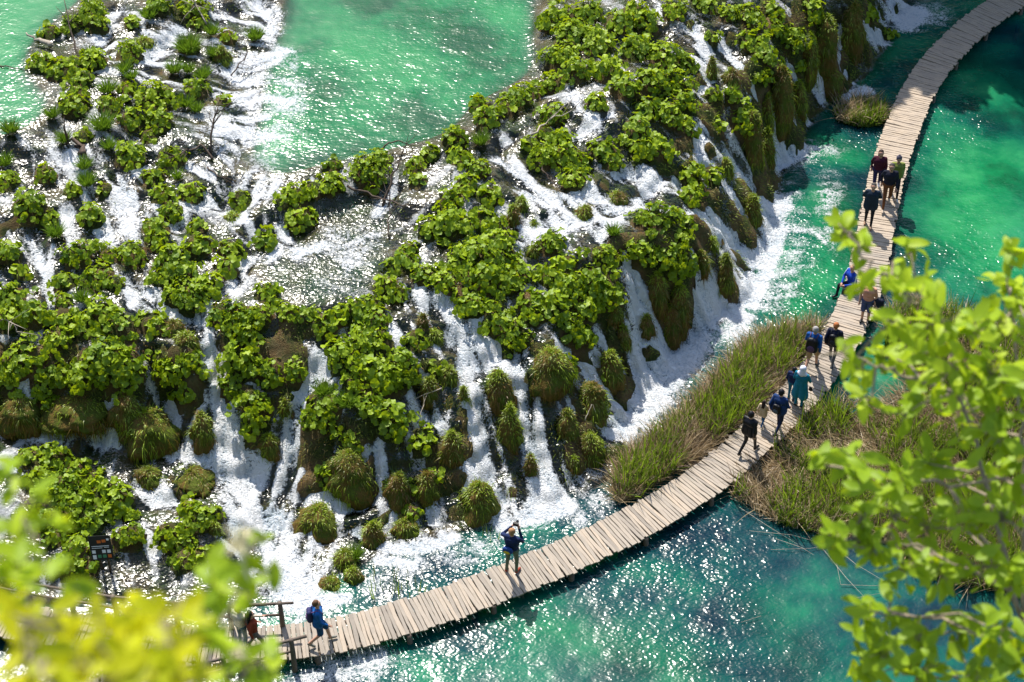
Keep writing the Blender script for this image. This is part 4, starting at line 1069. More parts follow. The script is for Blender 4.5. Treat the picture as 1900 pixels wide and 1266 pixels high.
# the many seedlings that fill the gaps of the mats
pr_ = np.array([c[2] for c in CL]) / np.array([ppm(p) for p in PL])
nf = 9000
fx, fy = rng.uniform(X0 + 1, X1 - 1, nf), rng.uniform(Y0 + 1, Y1 - 1, nf)
dd = np.hypot(fx[:, None] - PL[None, :, 0], fy[:, None] - PL[None, :, 1]) / pr_[None]
cnt2 = (dd < 2.3).sum(1)
fu, fv = ((fx - X0) / G).astype(int), ((fy - Y0) / G).astype(int)
okf = (dd.min(1) > 0.9) & (dd.min(1) < 1.7) & (cnt2 >= 4) & (CARVE[fu, fv] < 0.35) & (pool[fu, fv] < 0.1) & (W[fu, fv] > 0.1)
fmb = MB(); placed = []
lv = [(np.array([v.co[:] for v in m_.vertices]), [tuple(f.vertices) for f in m_.polygons]) for m_ in LEAF]
for i in np.nonzero(okf)[0]:
    if len(placed) > 260: break
    if placed and min((fx[i] - q[0]) ** 2 + (fy[i] - q[1]) ** 2 for q in placed) < 0.2: continue
    placed.append((fx[i], fy[i]))
    rm = random.uniform(0.16, 0.3); z0 = float(wz(fx[i], fy[i])) + 0.05
    for (lp, lq, lsc, lk) in TPL[random.choice((8, 12, 17))][i % 3][0]:
        q = random.uniform(0.06, 0.1) * lsc
        Vv = lv[lk][0] @ np.array(lq.to_matrix()).T * q + np.array([fx[i] + lp.x * rm, fy[i] + lp.y * rm, z0 + lp.z * rm * 1.1])
        fmb.add(Vv, lv[lk][1])
tag(put('seedling_leaves', fmb.mesh('seedling_leaves', [M['butterbur']], True)), 'small butterbur seedlings filling the gaps between the clumps', 'seedlings', kind='stuff')

# ------------------------------------------------------------------ blades of grass, sedge and reed
def blades(P, D, Ln, Wd, droop, seg=3, seed=0, tone=None):
    """many bent tapering blades as one vertex/face set: root, direction, length, width"""
    n = len(P); r = np.random.default_rng(seed)
    P = np.asarray(P, float); D = np.asarray(D, float)
    D = D / np.linalg.norm(D, axis=1, keepdims=True)
    Ln = np.broadcast_to(Ln, n); Wd = np.broadcast_to(Wd, n); droop = np.broadcast_to(droop, n)
    ang = r.uniform(0, 6.28, n)
    side = np.stack([np.cos(ang), np.sin(ang), np.zeros(n)], 1)
    side -= D * (side * D).sum(1, keepdims=True); side /= np.linalg.norm(side, axis=1, keepdims=True) + 1e-9
    V = np.zeros((n, 2 * seg + 1, 3))
    for k in range(seg + 1):
        t = k / seg
        c = P + D * (Ln * t)[:, None]
        c[:, 2] -= droop * Ln * t ** 2
        w = Wd * (1 - t) ** 0.7 * 0.5
        if k < seg:
            V[:, 2 * k] = c - side * w[:, None]; V[:, 2 * k + 1] = c + side * w[:, None]
        else: V[:, 2 * seg] = c
    tri = []
    for k in range(seg - 1):
        tri += [(2 * k, 2 * k + 1, 2 * k + 3), (2 * k, 2 * k + 3, 2 * k + 2)]
    tri.append((2 * seg - 2, 2 * seg - 1, 2 * seg))
    m = 2 * seg + 1
    F = (np.array(tri)[None] + (np.arange(n) * m)[:, None, None]).reshape(-1, 3)
    tn = np.repeat(tone if tone is not None else r.random(n), m)
    return V.reshape(-1, 3), F, tn
def blade_obj(name, sets, mat, parent=None, loc=None):
    V = np.concatenate([s[0] for s in sets]); T = np.concatenate([s[2] for s in sets])
    F = []; b = 0
    for s in sets: F.append(s[1] + b); b += len(s[0])
    me = mk_mesh(name, V, np.concatenate(F), [mat])
    attr(me, 'tone', T)
    return put(name, me, parent, loc)

# tufts of bright sedge
TU = [(350,85,25),(277,30,14),(475,68,17),(231,130,13),(245,145,11),(325,130,15),(350,132,11),(377,140,15),(400,100,13),(200,165,17),(190,228,24),(347,192,15),(367,205,11),(285,222,15),(22,240,17),(98,215,13),(203,272,13),(157,307,14),(163,338,17),(105,432,16),(153,556,13),(1138,434,13),(600,725,20),(645,745,22),(891,262,16),(170,105,16),(135,40,14),(1355,175,12),(735,895,20),(1290,320,14),(1030,262,10),(660,1032,12),(395,60,13),(10,300,16),(120,260,12),(330,330,11),(505,245+300,12)]
tp = hit([t[0] for t in TU], [t[1] + t[2] * .5 for t in TU])
tz = {}
for i, (x, y, r) in enumerate(TU):
    p = tp[i]; rm = r / ppm(p)
    n = int(110 + 2200 * rm * rm)
    a = rng.uniform(0, 6.28, n); q = np.sqrt(rng.random(n)) * rm * 0.55
    P = np.stack([q * np.cos(a), q * np.sin(a), np.full(n, -0.03)], 1)
    D = np.stack([np.cos(a) * q / rm * 1.1, np.sin(a) * q / rm * 1.1, np.ones(n)], 1) + rng.normal(0, 0.13, (n, 3))
    V, F, T = blades(P, D, rng.uniform(0.6, 1.15, n) * (0.28 + rm * 0.95), 0.022, rng.uniform(0.15, 0.5, n), 3, i)
    me = mk_mesh('sedge_tuft', V, F, [M['tuft_blade']]); attr(me, 'tone', T)
    o = put('sedge_tuft', me, None, (p[0], p[1], float(wz(p[0], p[1])) + 0.1))
    size = 'broad' if r >= 17 else ('medium' if r >= 14 else 'little')
    zt = 'in the top left shallows' if x < 200 and y < 300 else ('on the barrier left of the upper pool' if y < 300 and x < 480 else ('in the left braided water' if x < 300 else ('on the central mounds' if x < 760 else 'among the right cascades')))
    tz.setdefault((size, zt), []).append((x, o))
for (size, zt), mem in tz.items():
    mem.sort(key=lambda q: q[0])
    for k, (x, o) in enumerate(mem):
        tag(o, f'{ORD[k]} of {size} sedge tufts {zt}' if len(mem) > 1 else f'{size} bright green sedge tuft {zt}', 'sedge', 'bright sedge tufts in the water')

# mossy mounds and tufa tongues
MO = [(952,408,14,28),(968,388,12,22),(1085,402,20,20),(1145,372,18,15),(1218,545,20,38),(1260,570,20,45),(1244,602,20,38),(1344,518,17,48),(1395,400,21,38),(1320,455,11,14),(1300,490,16,24),(1392,262,24,58),(1420,285,18,46),(1448,185,24,58),(1540,150,26,24),(1528,85,24,58),(1580,60,24,50),(1320,140,12,34),(1356,150,18,20),(1422,212,12,38),(1500,110,20,46),(1480,190,18,40),
(1020,692,42,44),(1097,757,33,48),(1130,692,27,44),(1052,800,24,44),(1095,845,28,44),(925,735,27,50),(946,805,23,58),(984,872,14,30),(832,702,18,22),(860,738,11,22),(838,842,24,44),(650,882,46,48),(740,915,27,40),(792,908,23,34),(888,938,37,44),(590,972,40,34),(692,1002,26,34),(752,985,28,24),(640,1045,24,26),(612,1088,22,15),(655,1075,18,20),(272,802,52,44),(376,802,24,40),(352,890,42,24),(275,890,28,22),(345,638,22,22),(500,830,22,24),(398,985,14,17),(350,92,22,16),(412,112,17,22),(430,405,14,9),(786,602,11,20),(806,628,13,14),(797,728,17,28),(1155,627,14,24),(1199,607,13,24),(1138,585,18,18),(320,615,24,20),(150,760,60,36),(40,765,40,34),(235,765,28,36),(1345,610-300,14,16),(1010,235,14,10),(265,80,16,10),(990,470,12,14),(990,420,10,8),(925,560,10,9),(530,765,10,26),(1065,870-5,10,18)]
mc = hit([m[0] for m in MO], [m[1] for m in MO])
mz = {}
def mound(i, x, y, hw, hh):
    p = mc[i]; sc_ = ppm(p)
    a = hw / sc_ * 0.74; b = a * 1.0
    c = math.sqrt(max((hh / sc_) ** 2 - (b * 0.69) ** 2, (0.3 * a) ** 2)) / 0.72
    r = np.random.default_rng(3000 + i)
    nu, nv = 28, 18
    th = np.linspace(0.02, 0.86 * math.pi, nv); ph = np.linspace(0, 2 * math.pi, nu, endpoint=False)
    TH, PH = np.meshgrid(th, ph, indexing='ij')
    dx, dy, dz = np.sin(TH) * np.cos(PH), np.sin(TH) * np.sin(PH), np.cos(TH)
    low = sstep(-0.1, 0.9, 1 - dz) * 1.0
    f = 1 + 0.95 * (fbm(dx * 1.5 + i * 7, dz * 1.5 + dy * 1.5, 1.3, 4, 5) - 0.5) + 0.30 * low * (vnoise(PH * 2.6 + i * 3, TH * 0.5 + i, 9) - .5) + 0.22 * (fbm(PH * 2 / 6.283 * 4, TH * 1.4 + i, 1.5, 2, 19) - .5)
    f = (f + f[:, ::-1] * 0) 
    seam = np.abs((PH - math.pi) / math.pi) ** 8          # close the ring where the noise wraps
    f = f * (1 - seam) + f[:, :1] * seam
    lean = -0.35 * c            # tongues bulge downhill, towards the lake
    X = a * dx * f * (1 + 0.30 * (1 - dz)); Y = b * dy * f * (1 + 0.25 * (1 - dz)) + lean * (1 - dz) * 0.45; Z = c * dz * (0.7 + 0.3 * f)
    V = np.stack([X, Y, Z], -1).reshape(-1, 3)
    k = np.arange(nv * nu).reshape(nv, nu)
    Fq = np.stack([k[:-1, :], k[1:, :], np.roll(k, -1, 1)[1:, :], np.roll(k, -1, 1)[:-1, :]], -1).reshape(-1, 4)
    root = put('mossy_mound', None, loc=(p[0], p[1] + 0.35 * b, p[2] - 0.15 * c))
    sg = 1 if i % 2 else -1
    lobes = [((0, 0, 0), (1, 1, 1))] + [((sg * a * r.uniform(.45, .75), -b * r.uniform(.2, .5), -c * r.uniform(.3, .55)), r.uniform(.5, .72, 3)), ((-sg * a * r.uniform(.3, .6), -b * r.uniform(.3, .7), -c * r.uniform(.5, .8)), r.uniform(.42, .62, 3)), ((sg * a * r.uniform(-.2, .4), b * r.uniform(.1, .5), c * r.uniform(.0, .3)), r.uniform(.4, .6, 3))]
    Vs = [np.roll(V.reshape(nv, nu, 3), 5 * q, 1).reshape(-1, 3) * 0 + V * np.array(sc3) + np.array(of) for q, (of, sc3) in enumerate(lobes)]
    put('tufa_body', mk_mesh('tufa_body', np.concatenate(Vs), np.concatenate([Fq + q * len(V) for q in range(len(lobes))]), [M['moss']], True), root)
    # hanging moss and grass
    nb = int(min(4200, 900 + 3400 * a * c * 2.4))
    ti = r.integers(0, int(nv * 0.88), nb); pi_ = r.integers(0, nu, nb)
    lo_ = r.choice(len(lobes), nb, p=[.46, .22, .18, .14])
    base = np.stack([X[ti, pi_], Y[ti, pi_], Z[ti, pi_]], 1) * 0.97
    base = base * np.array([l[1] for l in lobes])[lo_] + np.array([l[0] for l in lobes])[lo_] + r.normal(0, 0.03, (nb, 3))
    nr = np.stack([dx[ti, pi_], dy[ti, pi_], dz[ti, pi_]], 1)
    tgd = np.array([0, -0.25, -1.0]) + nr * nr[:, 2:3]
    D = nr * (0.22 + 0.35 * np.clip(nr[:, 2:3], 0, 1)) + tgd * 0.75 + r.normal(0, 0.2, (nb, 3))
    brown = fbm(base[:, 0] * 1.4 + i * 3, base[:, 2] * 0.8 + base[:, 1], 1.2, 2, 13 + i) - 0.10 * np.sign(base[:, 0]) * (i % 3 == 0)
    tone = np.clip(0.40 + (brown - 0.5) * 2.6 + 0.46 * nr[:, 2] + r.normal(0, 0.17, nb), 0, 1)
    top = (nr[:, 2] > 0.25) & (r.random(nb) < 0.16)          # arching grass on the crown
    D[top] = nr[top] * 0.9 + r.normal(0, 0.35, (top.sum(), 3)) + [0, -0.1, 0.25]
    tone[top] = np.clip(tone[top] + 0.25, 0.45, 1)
    lenf = np.where(top, 2.6, np.where(nr[:, 2] < 0.3, r.uniform(1.2, 3.2, nb), 1.0))
    bl = blades(base, D, r.uniform(0.05, 0.13, nb) * (0.75 + 0.5 * min(a, 1)) * lenf, 0.018, np.where(top, r.uniform(0.5, 1.1, nb), r.uniform(0.2, 0.6, nb)), 3, i, tone)
    o = blade_obj('moss_fringe', [bl], M['moss_blade'], root); o['kind'] = 'stuff'
    return root
for i, (x, y, hw, hh) in enumerate(MO):
    o = mound(i, x, y, hw, hh)
    size = 'broad' if hw >= 26 else ('medium' if hw >= 18 else 'narrow')
    if y < 240: zn = 'under the top right cliff' if x > 1250 else 'on the upper barrier'
    elif y > 950 and x < 800: zn = 'in the foam above the boardwalk'
    elif x < 440: zn = 'left of the long left cascade'
    elif x < 900 and y > 680: zn = 'below the central leafy ridge'
    elif x > 1280: zn = 'beside the right plunge pool'
    elif x > 1110: zn = 'at the foot of the green knoll'
    elif y > 680: zn = 'between the middle cascades'
    else: zn = 'in the upper rapids'
    mz.setdefault((size, zn), []).append((x, o))
for (size, zn), mem in mz.items():
    mem.sort(key=lambda q: q[0])
    for k, (x, o) in enumerate(mem):
        tag(o, f'{ORD[k]} of {size} mossy mounds {zn}' if len(mem) > 1 else f'{size} shaggy mossy mound {zn}', 'mossy mound', 'moss-grown tufa mounds in the falls')

# short moss and grass clinging to the bare tufa between the streams
okm = (land > 0.6) & (pool < 0.2) & near & ((face > 0.5) | (dry > 0.3) | ((slope > 0.55) & (CARVE < 0.3))) & (fbm(GX, GY, 1.1, 3, 91) > 0.36)
fi, fj = np.nonzero(okm)
pk = rng.choice(len(fi), min(80000, len(fi)), replace=False)
fi, fj = fi[pk], fj[pk]; n_m = len(fi)
mn = np.stack([-gWx[fi, fj], -gWy[fi, fj], np.ones(n_m)], 1); mn /= np.linalg.norm(mn, axis=1, keepdims=True)
mp_ = np.stack([GX[fi, fj] + rng.uniform(-.04, .04, n_m), GY[fi, fj] + rng.uniform(-.04, .04, n_m), np.maximum(BED[fi, fj], W[fi, fj] - 0.02)], 1)
tn_ = np.clip(fbm(mp_[:, 0], mp_[:, 1], 0.9, 3, 95) * 1.5 - 0.28 + rng.normal(0, .14, n_m), 0, 1)
mbl = blades(mp_, mn + rng.normal(0, 0.45, (n_m, 3)), rng.uniform(0.06, 0.2, n_m), 0.02, rng.uniform(0.3, 1.1, n_m), 2, 9, tn_)
tag(blade_obj('moss_cover', [mbl], M['moss_blade']), 'short moss and grass covering the tufa between the streams', 'moss', kind='stuff')

# reed beds (uncountable masses)
def in_poly(n, poly, seed, bx):
    r = np.random.default_rng(seed)
    P = at(np.array([p[0] for p in poly], float), np.array([p[1] for p in poly], float), 0.0)[:, :2]
    x = r.uniform(P[:, 0].min(), P[:, 0].max(), n * 4); y = r.uniform(P[:, 1].min(), P[:, 1].max(), n * 4)
    ins = np.zeros(len(x), bool)
    for i in range(len(P)):
        a, b = P[i], P[(i + 1) % len(P)]
        if a[1] == b[1]: continue
        ins ^= ((a[1] > y) != (b[1] > y)) & (x < (b[0] - a[0]) * (y - a[1]) / (b[1] - a[1]) + a[0])
    x, y = x[ins][:n], y[ins][:n]
    dc = np.min(np.hypot(x[:, None] - cen[None, ::12, 0], y[:, None] - cen[None, ::12, 1]), axis=1)
    ok = dc > BW * 0.5 + bx
    return x[ok], y[ok]
def reed_bed(name, label, poly, n_g, n_s, seed, hg=1.0, bias=0.5):
    r = np.random.default_rng(seed)
    x, y = in_poly(n_g, poly, seed, 0.10)
    cl = fbm(x, y, 0.9, 3, seed + 3)
    k = cl > 0.40; x, y, cl = x[k], y[k], cl[k]; n = len(x)
    D = np.stack([r.normal(0.02, 0.26, n), r.normal(-0.05, 0.26, n), np.ones(n)], 1)
    g = blades(np.stack([x, y, np.full(n, 0.05)], 1), D, (0.5 + 0.75 * r.random(n)) * (0.6 + cl) * hg, r.uniform(0.024, 0.055, n), r.uniform(0.02, 0.45, n), 4, seed, np.clip(r.random(n) * 0.8 + (cl - .5) * 0.9 + 0.12, 0, 1))
    root = blade_obj(name, [g], M['reed_blade'])
    tag(root, label, 'reeds', kind='stuff')
    x, y = in_poly(n_s, poly, seed + 1, 0.02)
    cl = fbm(x, y, 0.7, 3, seed + 9); k = cl > bias - 0.12; x, y, cl = x[k], y[k], cl[k]; n = len(x)
    flow = r.normal(0, 0.9, n) + 3.5 * fbm(x, y, 0.4, 2, seed + 5)
    D = np.stack([np.cos(flow) * 1.0, np.sin(flow) * 1.0, r.uniform(0.12, 1.5, n)], 1)
    s1 = blades(np.stack([x, y, r.uniform(0.06, 0.24, n)], 1), D, r.uniform(0.4, 1.15, n), r.uniform(0.014, 0.028, n), r.uniform(0.1, 0.5, n), 4, seed + 2, np.clip(r.random(n) * .7 + (cl - .4), 0, 1))
    o = blade_obj('dead_stems', [s1], M['straw_blade'], root); o['kind'] = 'stuff'
    return root
reed_bed('reed_bed', 'tall green and straw reed bed between white water and boardwalk', REED_A, 3600, 13000, 71, 1.0, 0.36)
reed_bed('reed_bed', 'wide straw coloured reed bed on the lake side of the boardwalk', REED_B, 15000, 17000, 81, 0.95, 0.42)
reed_bed('reed_bed', 'small sedge islet touching the boardwalk near the dark cliff', REED_C, 1300, 900, 91, 0.6)
def sparse(label, px0, px1, py0, py1, n, seed, h):
    r = np.random.default_rng(seed)
    P = hit(r.uniform(px0, px1, n), r.uniform(py0, py1, n))
    D = np.stack([r.normal(0, .1, n), r.normal(0, .1, n), np.ones(n)], 1)
    g = blades(P - [0, 0, 0.05], D, r.uniform(0.5, 1.0, n) * h, 0.03, 0.05, 3, seed)
    tag(blade_obj('reed_stems', [g], M['reed_blade']), label, 'reeds', kind='stuff')
sparse('thin reed stems standing in foamy water left of the photographer', 690, 790, 1060, 1115, 46, 5, 0.85)
sparse('few green reed stems at the foot of the mossy mounds near the photographer', 880, 925, 985, 1005, 7, 6, 0.8)
# broken straw lying on the water below the reeds
mbs = MB()
for a_, b_ in (((1355,925),(1560,1010)),((1385,950),(1530,985)),((1390,985),(1550,1015)),((1440,1000),(1510,1030)),((1430,1020),(1570,1005)),((1520,1010),(1620,1125)),((1530,1000),(1660,1090)),((1560,1085),(1660,1085)),((1575,1112),(1650,1098)),((1545,990),(1560,1085)),((1600,1130),(1690,1240)),((1660,740),(1700,690)),((1650,760),(1735,740)),((1375,1155),(1410,1145)),((1370,940),(1480,1010))):
    A_, B_ = at(*a_, 0.05), at(*b_, 0.05)
    m_ = (A_ + B_) / 2 + rng.normal(0, .08, 3); m_[2] = 0.09
    mbs.tube([A_, m_, B_], [0.007, 0.007, 0.003], 4)
tag(put('floating_straw', mbs.mesh('floating_straw', [M['pale_wood']])), 'broken straw stems floating on the dark water below the reeds', 'straw', kind='stuff')

# ------------------------------------------------------------------ dead branches and logs in the falls
def branch(label, pts, r0, mat, twigs=0, lift=0.15, name='dead_branch', cat='branch', seed=0):
    r = np.random.default_rng(seed)
    P = hit([p[0] for p in pts], [p[1] for p in pts])
    for i, p in enumerate(pts): P[i, 2] += (p[2] if len(p) > 2 else lift)
    D = dense(P, max(8, 3 * len(pts)))
    base = D[0].copy(); D = D - base
    D[1:-1] += r.normal(0, r0 * 0.9, D[1:-1].shape)
    root = tag(put(name, None, loc=tuple(base)), label, cat)
    mb = MB(); n = len(D)
    mb.tube(D, [r0 * (1 - 0.75 * i / (n - 1)) for i in range(n)], 6)
    put('stem', mb.mesh('stem', [M[mat]], True), root)
    for k in range(twigs):
        i = int(r.integers(n // 3, n - 1)); d = (D[min(i + 1, n - 1)] - D[i - 1]); d = d / (np.linalg.norm(d) + 1e-6)
        q = d + r.normal(0, 0.7, 3) + [0, 0, 0.35]; q = q / np.linalg.norm(q) * r.uniform(0.35, 0.9)
        mb = MB(); mb.tube([D[i], D[i] + q * .55 + r.normal(0, .03, 3), D[i] + q], [r0 * 0.4, r0 * 0.28, r0 * 0.1], 5)
        put('twig', mb.mesh('twig', [M[mat]], True), root)
    return root
branch('short brown log poking into the top left pool', [(95,92,.12),(72,84,.2),(52,78,.35)], 0.09, 'pale_wood', 0, name='log', cat='log', seed=1)
branch('slim dark sapling stem rising among the top left clumps', [(158,130,.0),(140,100,.7),(130,60,1.3)], 0.045, 'dead_wood', 3, seed=2)
branch('bleached twiggy branch draped over the top barrier', [(290,5,.5),(315,25,.5),(350,20,.6),(380,50,.4)], 0.03, 'pale_wood', 6, seed=3)
branch('grey branch arching across the barrier near the top edge', [(385,55,.2),(360,20,.5),(330,0,.6)], 0.03, 'pale_wood', 4, seed=4)
branch('broken stump log lying in the left shallows', [(160,287,.1),(143,278,.2),(128,267,.38)], 0.11, 'dead_wood', 1, name='log', cat='log', seed=5)
branch('dark twig heap trunk leaning over the shallows left of the upper pool', [(395,300,.1),(375,290,.4),(340,300,.3),(300,310,.2)], 0.04, 'dead_wood', 8, seed=6)
branch('upright dead shrub with bare twigs beside the upper pool', [(390,290,.0),(397,262,.5),(415,230,1.0)], 0.04, 'dead_wood', 9, seed=7)
branch('thin bare twig reaching right over the foam beside the upper pool', [(430,150,.2),(450,135,.4),(470,115,.6)], 0.028, 'dead_wood', 5, seed=8)
branch('forked dark twig trailing into the water below the shrub', [(385,315,.1),(410,335,.1),(435,345,.05)], 0.025, 'dead_wood', 3, seed=9)
branch('dark branch lying across the water at the top of the mid pool', [(645,357,.25),(680,368,.2),(725,378,.15),(765,392,.1)], 0.04, 'dead_wood', 4, seed=10)
branch('forked dead branch standing out of the mid pool', [(710,385,.0),(735,345,.55),(750,322,.9)], 0.045, 'dead_wood', 5, seed=11)
branch('curved bare branch at the lower shore of the upper pool', [(700,290,.1),(720,280,.3),(745,278,.3),(770,279,.2)], 0.035, 'dead_wood', 2, seed=12)
branch('grey fallen bough among clumps at the right end of the upper pool', [(985,275,.5),(1020,245,.5),(1070,232,.6)], 0.035, 'pale_wood', 5, seed=13)
branch('tangled dark twigs over the rapids right of the upper pool', [(1000,315,.3),(1020,345,.2),(1040,360,.2)], 0.025, 'dead_wood', 6, seed=14)
branch('bare stem rising from the lower end of the mid pool', [(723,445,.0),(722,420,.4),(725,390,.8)], 0.03, 'dead_wood', 4, seed=15)
branch('bleached root tangle at the left edge above the overhang', [(5,615,.4),(25,620,.5),(40,635,.3)], 0.03, 'pale_wood', 7, seed=16)
branch('pale twig on the dark tufa in the middle cascade', [(820,735,.3),(790,745,.3),(785,770,.2)], 0.02, 'pale_wood', 4, seed=17)
branch('long thin twig lying on the top left pool', [(0,125,.05),(25,130,.05),(50,133,.05)], 0.025, 'dead_wood', 1, seed=18)
branch('small stick caught beside the lowest clump of the upper pool shore', [(912,318,.2),(930,325,.2)], 0.03, 'pale_wood', 0, seed=19)
branch('bleached grass stalk on the mossy mounds of the middle cascades', [(1085,795,.3),(1098,775,.6),(1105,790,.5)], 0.015, 'pale_wood', 0, seed=20)
#__PART3__
# ------------------------------------------------------------------ information board
def sign():
    p = hit([197], [1062])[0]
    root = tag(put('information_board', None, loc=tuple(p), rot=(0, 0, R(-8))), 'black information board with orange heading on two posts among the leaves', 'sign')
    dark = simple_mat('sign_black', (0.012, 0.014, 0.014), 0.5, 0.1)
    org = simple_mat('sign_orange', (0.55, 0.13, 0.02), 0.6, 0.1); wht = simple_mat('sign_white', (0.7, 0.72, 0.7), 0.6, 0.08); grn = simple_mat('sign_green', (0.06, 0.22, 0.10), 0.6, 0.1)
    tilt = R(-28)
    zc = 0.98; w, h = 0.62, 0.66
    Mx = Matrix.Translation((0, 0, zc)) @ Euler((tilt, R(-14), 0)).to_matrix().to_4x4()
    def plate(name, cx, cz_, sx, sz, mat, dep, par):
        mb = MB(); mb.box((cx, -dep, cz_), (sx, 0.03 if dep < 0.01 else 0.006, sz))
        mb.V = [tuple(Mx @ Vector(v)) for v in mb.V]
        return put(name, mb.mesh(name, [mat]), par)
    pan = plate('panel', 0, 0, w, h, dark, 0.0, root)
    plate('heading', -0.02, 0.17, 0.11, 0.075, org, 0.02, pan); plate('heading', 0.12, 0.185, 0.11, 0.075, org, 0.02, pan)
    plate('heading_mark', 0.24, 0.22, 0.07, 0.05, wht, 0.02, pan)
    plate('text_line', 0.0, 0.05, 0.5, 0.016, wht, 0.02, pan); plate('text_line', -0.1, 0.0, 0.3, 0.012, wht, 0.02, pan); plate('text_line', 0.17, 0.01, 0.14, 0.012, wht, 0.02, pan)
    for r_ in range(2):
        for c_ in range(4):
            mat = (wht, dark, wht, wht, wht, grn, grn, org)[r_ * 4 + c_]
            if mat is dark: continue
            plate('pictogram', -0.215 + c_ * 0.145, -0.10 - r_ * 0.13, 0.10, 0.085, mat, 0.02, pan)
    plate('pictogram', -0.215, -0.265, 0.10, 0.07, wht, 0.021, pan)
    for x in (-0.13, 0.13):
        mb = MB(); mb.tube([(x * .8, 0.05, -0.1), (x * .9, 0.05, 0.5), (x, 0.04, 0.95)], 0.035, 8)
        put('post', mb.mesh('post', [M['rail_wood']], True), root)
sign()

# ------------------------------------------------------------------ trees that shade the far corner, outside the picture
def canopy_leaves(n, C, rad, seed, size):
    r = np.random.default_rng(seed)
    d = r.normal(0, 1, (n, 3)); d /= np.linalg.norm(d, axis=1, keepdims=True)
    P = d * (r.random(n) ** 0.4)[:, None] * np.array(rad) + np.array(C)
    u = r.normal(0, 1, (n, 3)); u /= np.linalg.norm(u, axis=1, keepdims=True)
    v = np.cross(u, r.normal(0, 1, (n, 3))); v /= np.linalg.norm(v, axis=1, keepdims=True)
    s_ = (size * r.uniform(.7, 1.3, n))[:, None]
    V = np.stack([P - u * s_, P + v * s_ * .6, P + u * s_, P - v * s_ * .6], 1).reshape(-1, 3)
    return V, np.arange(n * 4).reshape(n, 4)
SH = [(8.6, 67.0, 18, 'leftmost'), (11.6, 66.8, 17, 'second from left'), (14.8, 67.3, 18, 'third from left'), (18.0, 66.8, 17, 'fourth from left'), (21.2, 67.2, 18, 'fifth from left'), (24.6, 67.0, 18, 'rightmost')]
for k, (x, y, hh, wd) in enumerate(SH):
    gz = 1.0
    root = tag(put('broadleaf_tree', None, None, (x, y, gz - 1)), f'{wd} broadleaf tree shading the boardwalk beyond the far corner', 'tree', 'trees beyond the top right corner')
    mb = MB(); mb.tube([(0, 0, 0), (.1, .1, hh * .4), (0, .2, hh * .85)], [.32, .24, .08], 8)
    for q in range(5):
        an = q * 1.3; zz = hh * (.35 + .1 * q)
        mb.tube([(0, .1, zz), (math.cos(an) * 1.0, math.sin(an) * 1.0, zz + .7), (math.cos(an) * 1.8, math.sin(an) * 1.6, zz + 1.5)], [.1, .07, .03], 5)
    put('trunk', mb.mesh('trunk', [M['bark']], True), root)
    V, Fq = canopy_leaves(6500, (0, 0.2, hh * .56), (2.4, 2.3, hh * .40), 40 + k, 0.27)
    o = put('crown', mk_mesh('crown', V, Fq, [M['far_leaf']]), root)

# ------------------------------------------------------------------ foreground tree branches
def fleaf_mesh(k, mat):
    r = np.random.default_rng(700 + k)
    n = 7; V = []; F = []
    bend = r.uniform(-.25, .45); fold = r.uniform(.05, .3); tw = r.uniform(-.3, .3)
    for i in range(n):
        t = i / (n - 1)
        w = 0.235 * math.sin(math.pi * min(1, t * 0.93 + 0.05)) ** 0.75 * (1.1 - 0.25 * t)
        if i == n - 1: w = 0.004
        z = bend * (t - t * t) * 1.2 - 0.25 * t * t * bend
        x = t
        wv = 0.02 * math.sin(9 * t + k)
        V += [(x, -w, z + fold * w + wv), (x, 0, z), (x, w, z + fold * w + tw * w - wv)]
    for i in range(n - 1):
        a_ = i * 3
        F += [(a_, a_ + 3, a_ + 4, a_ + 1), (a_ + 1, a_ + 4, a_ + 5, a_ + 2)]
    return mk_mesh('leaf', V, F, [mat], True)
FL = [fleaf_mesh(k, M['fore_leaf']) for k in range(8)]
NL = [fleaf_mesh(k + 20, M['near_leaf']) for k in range(6)]
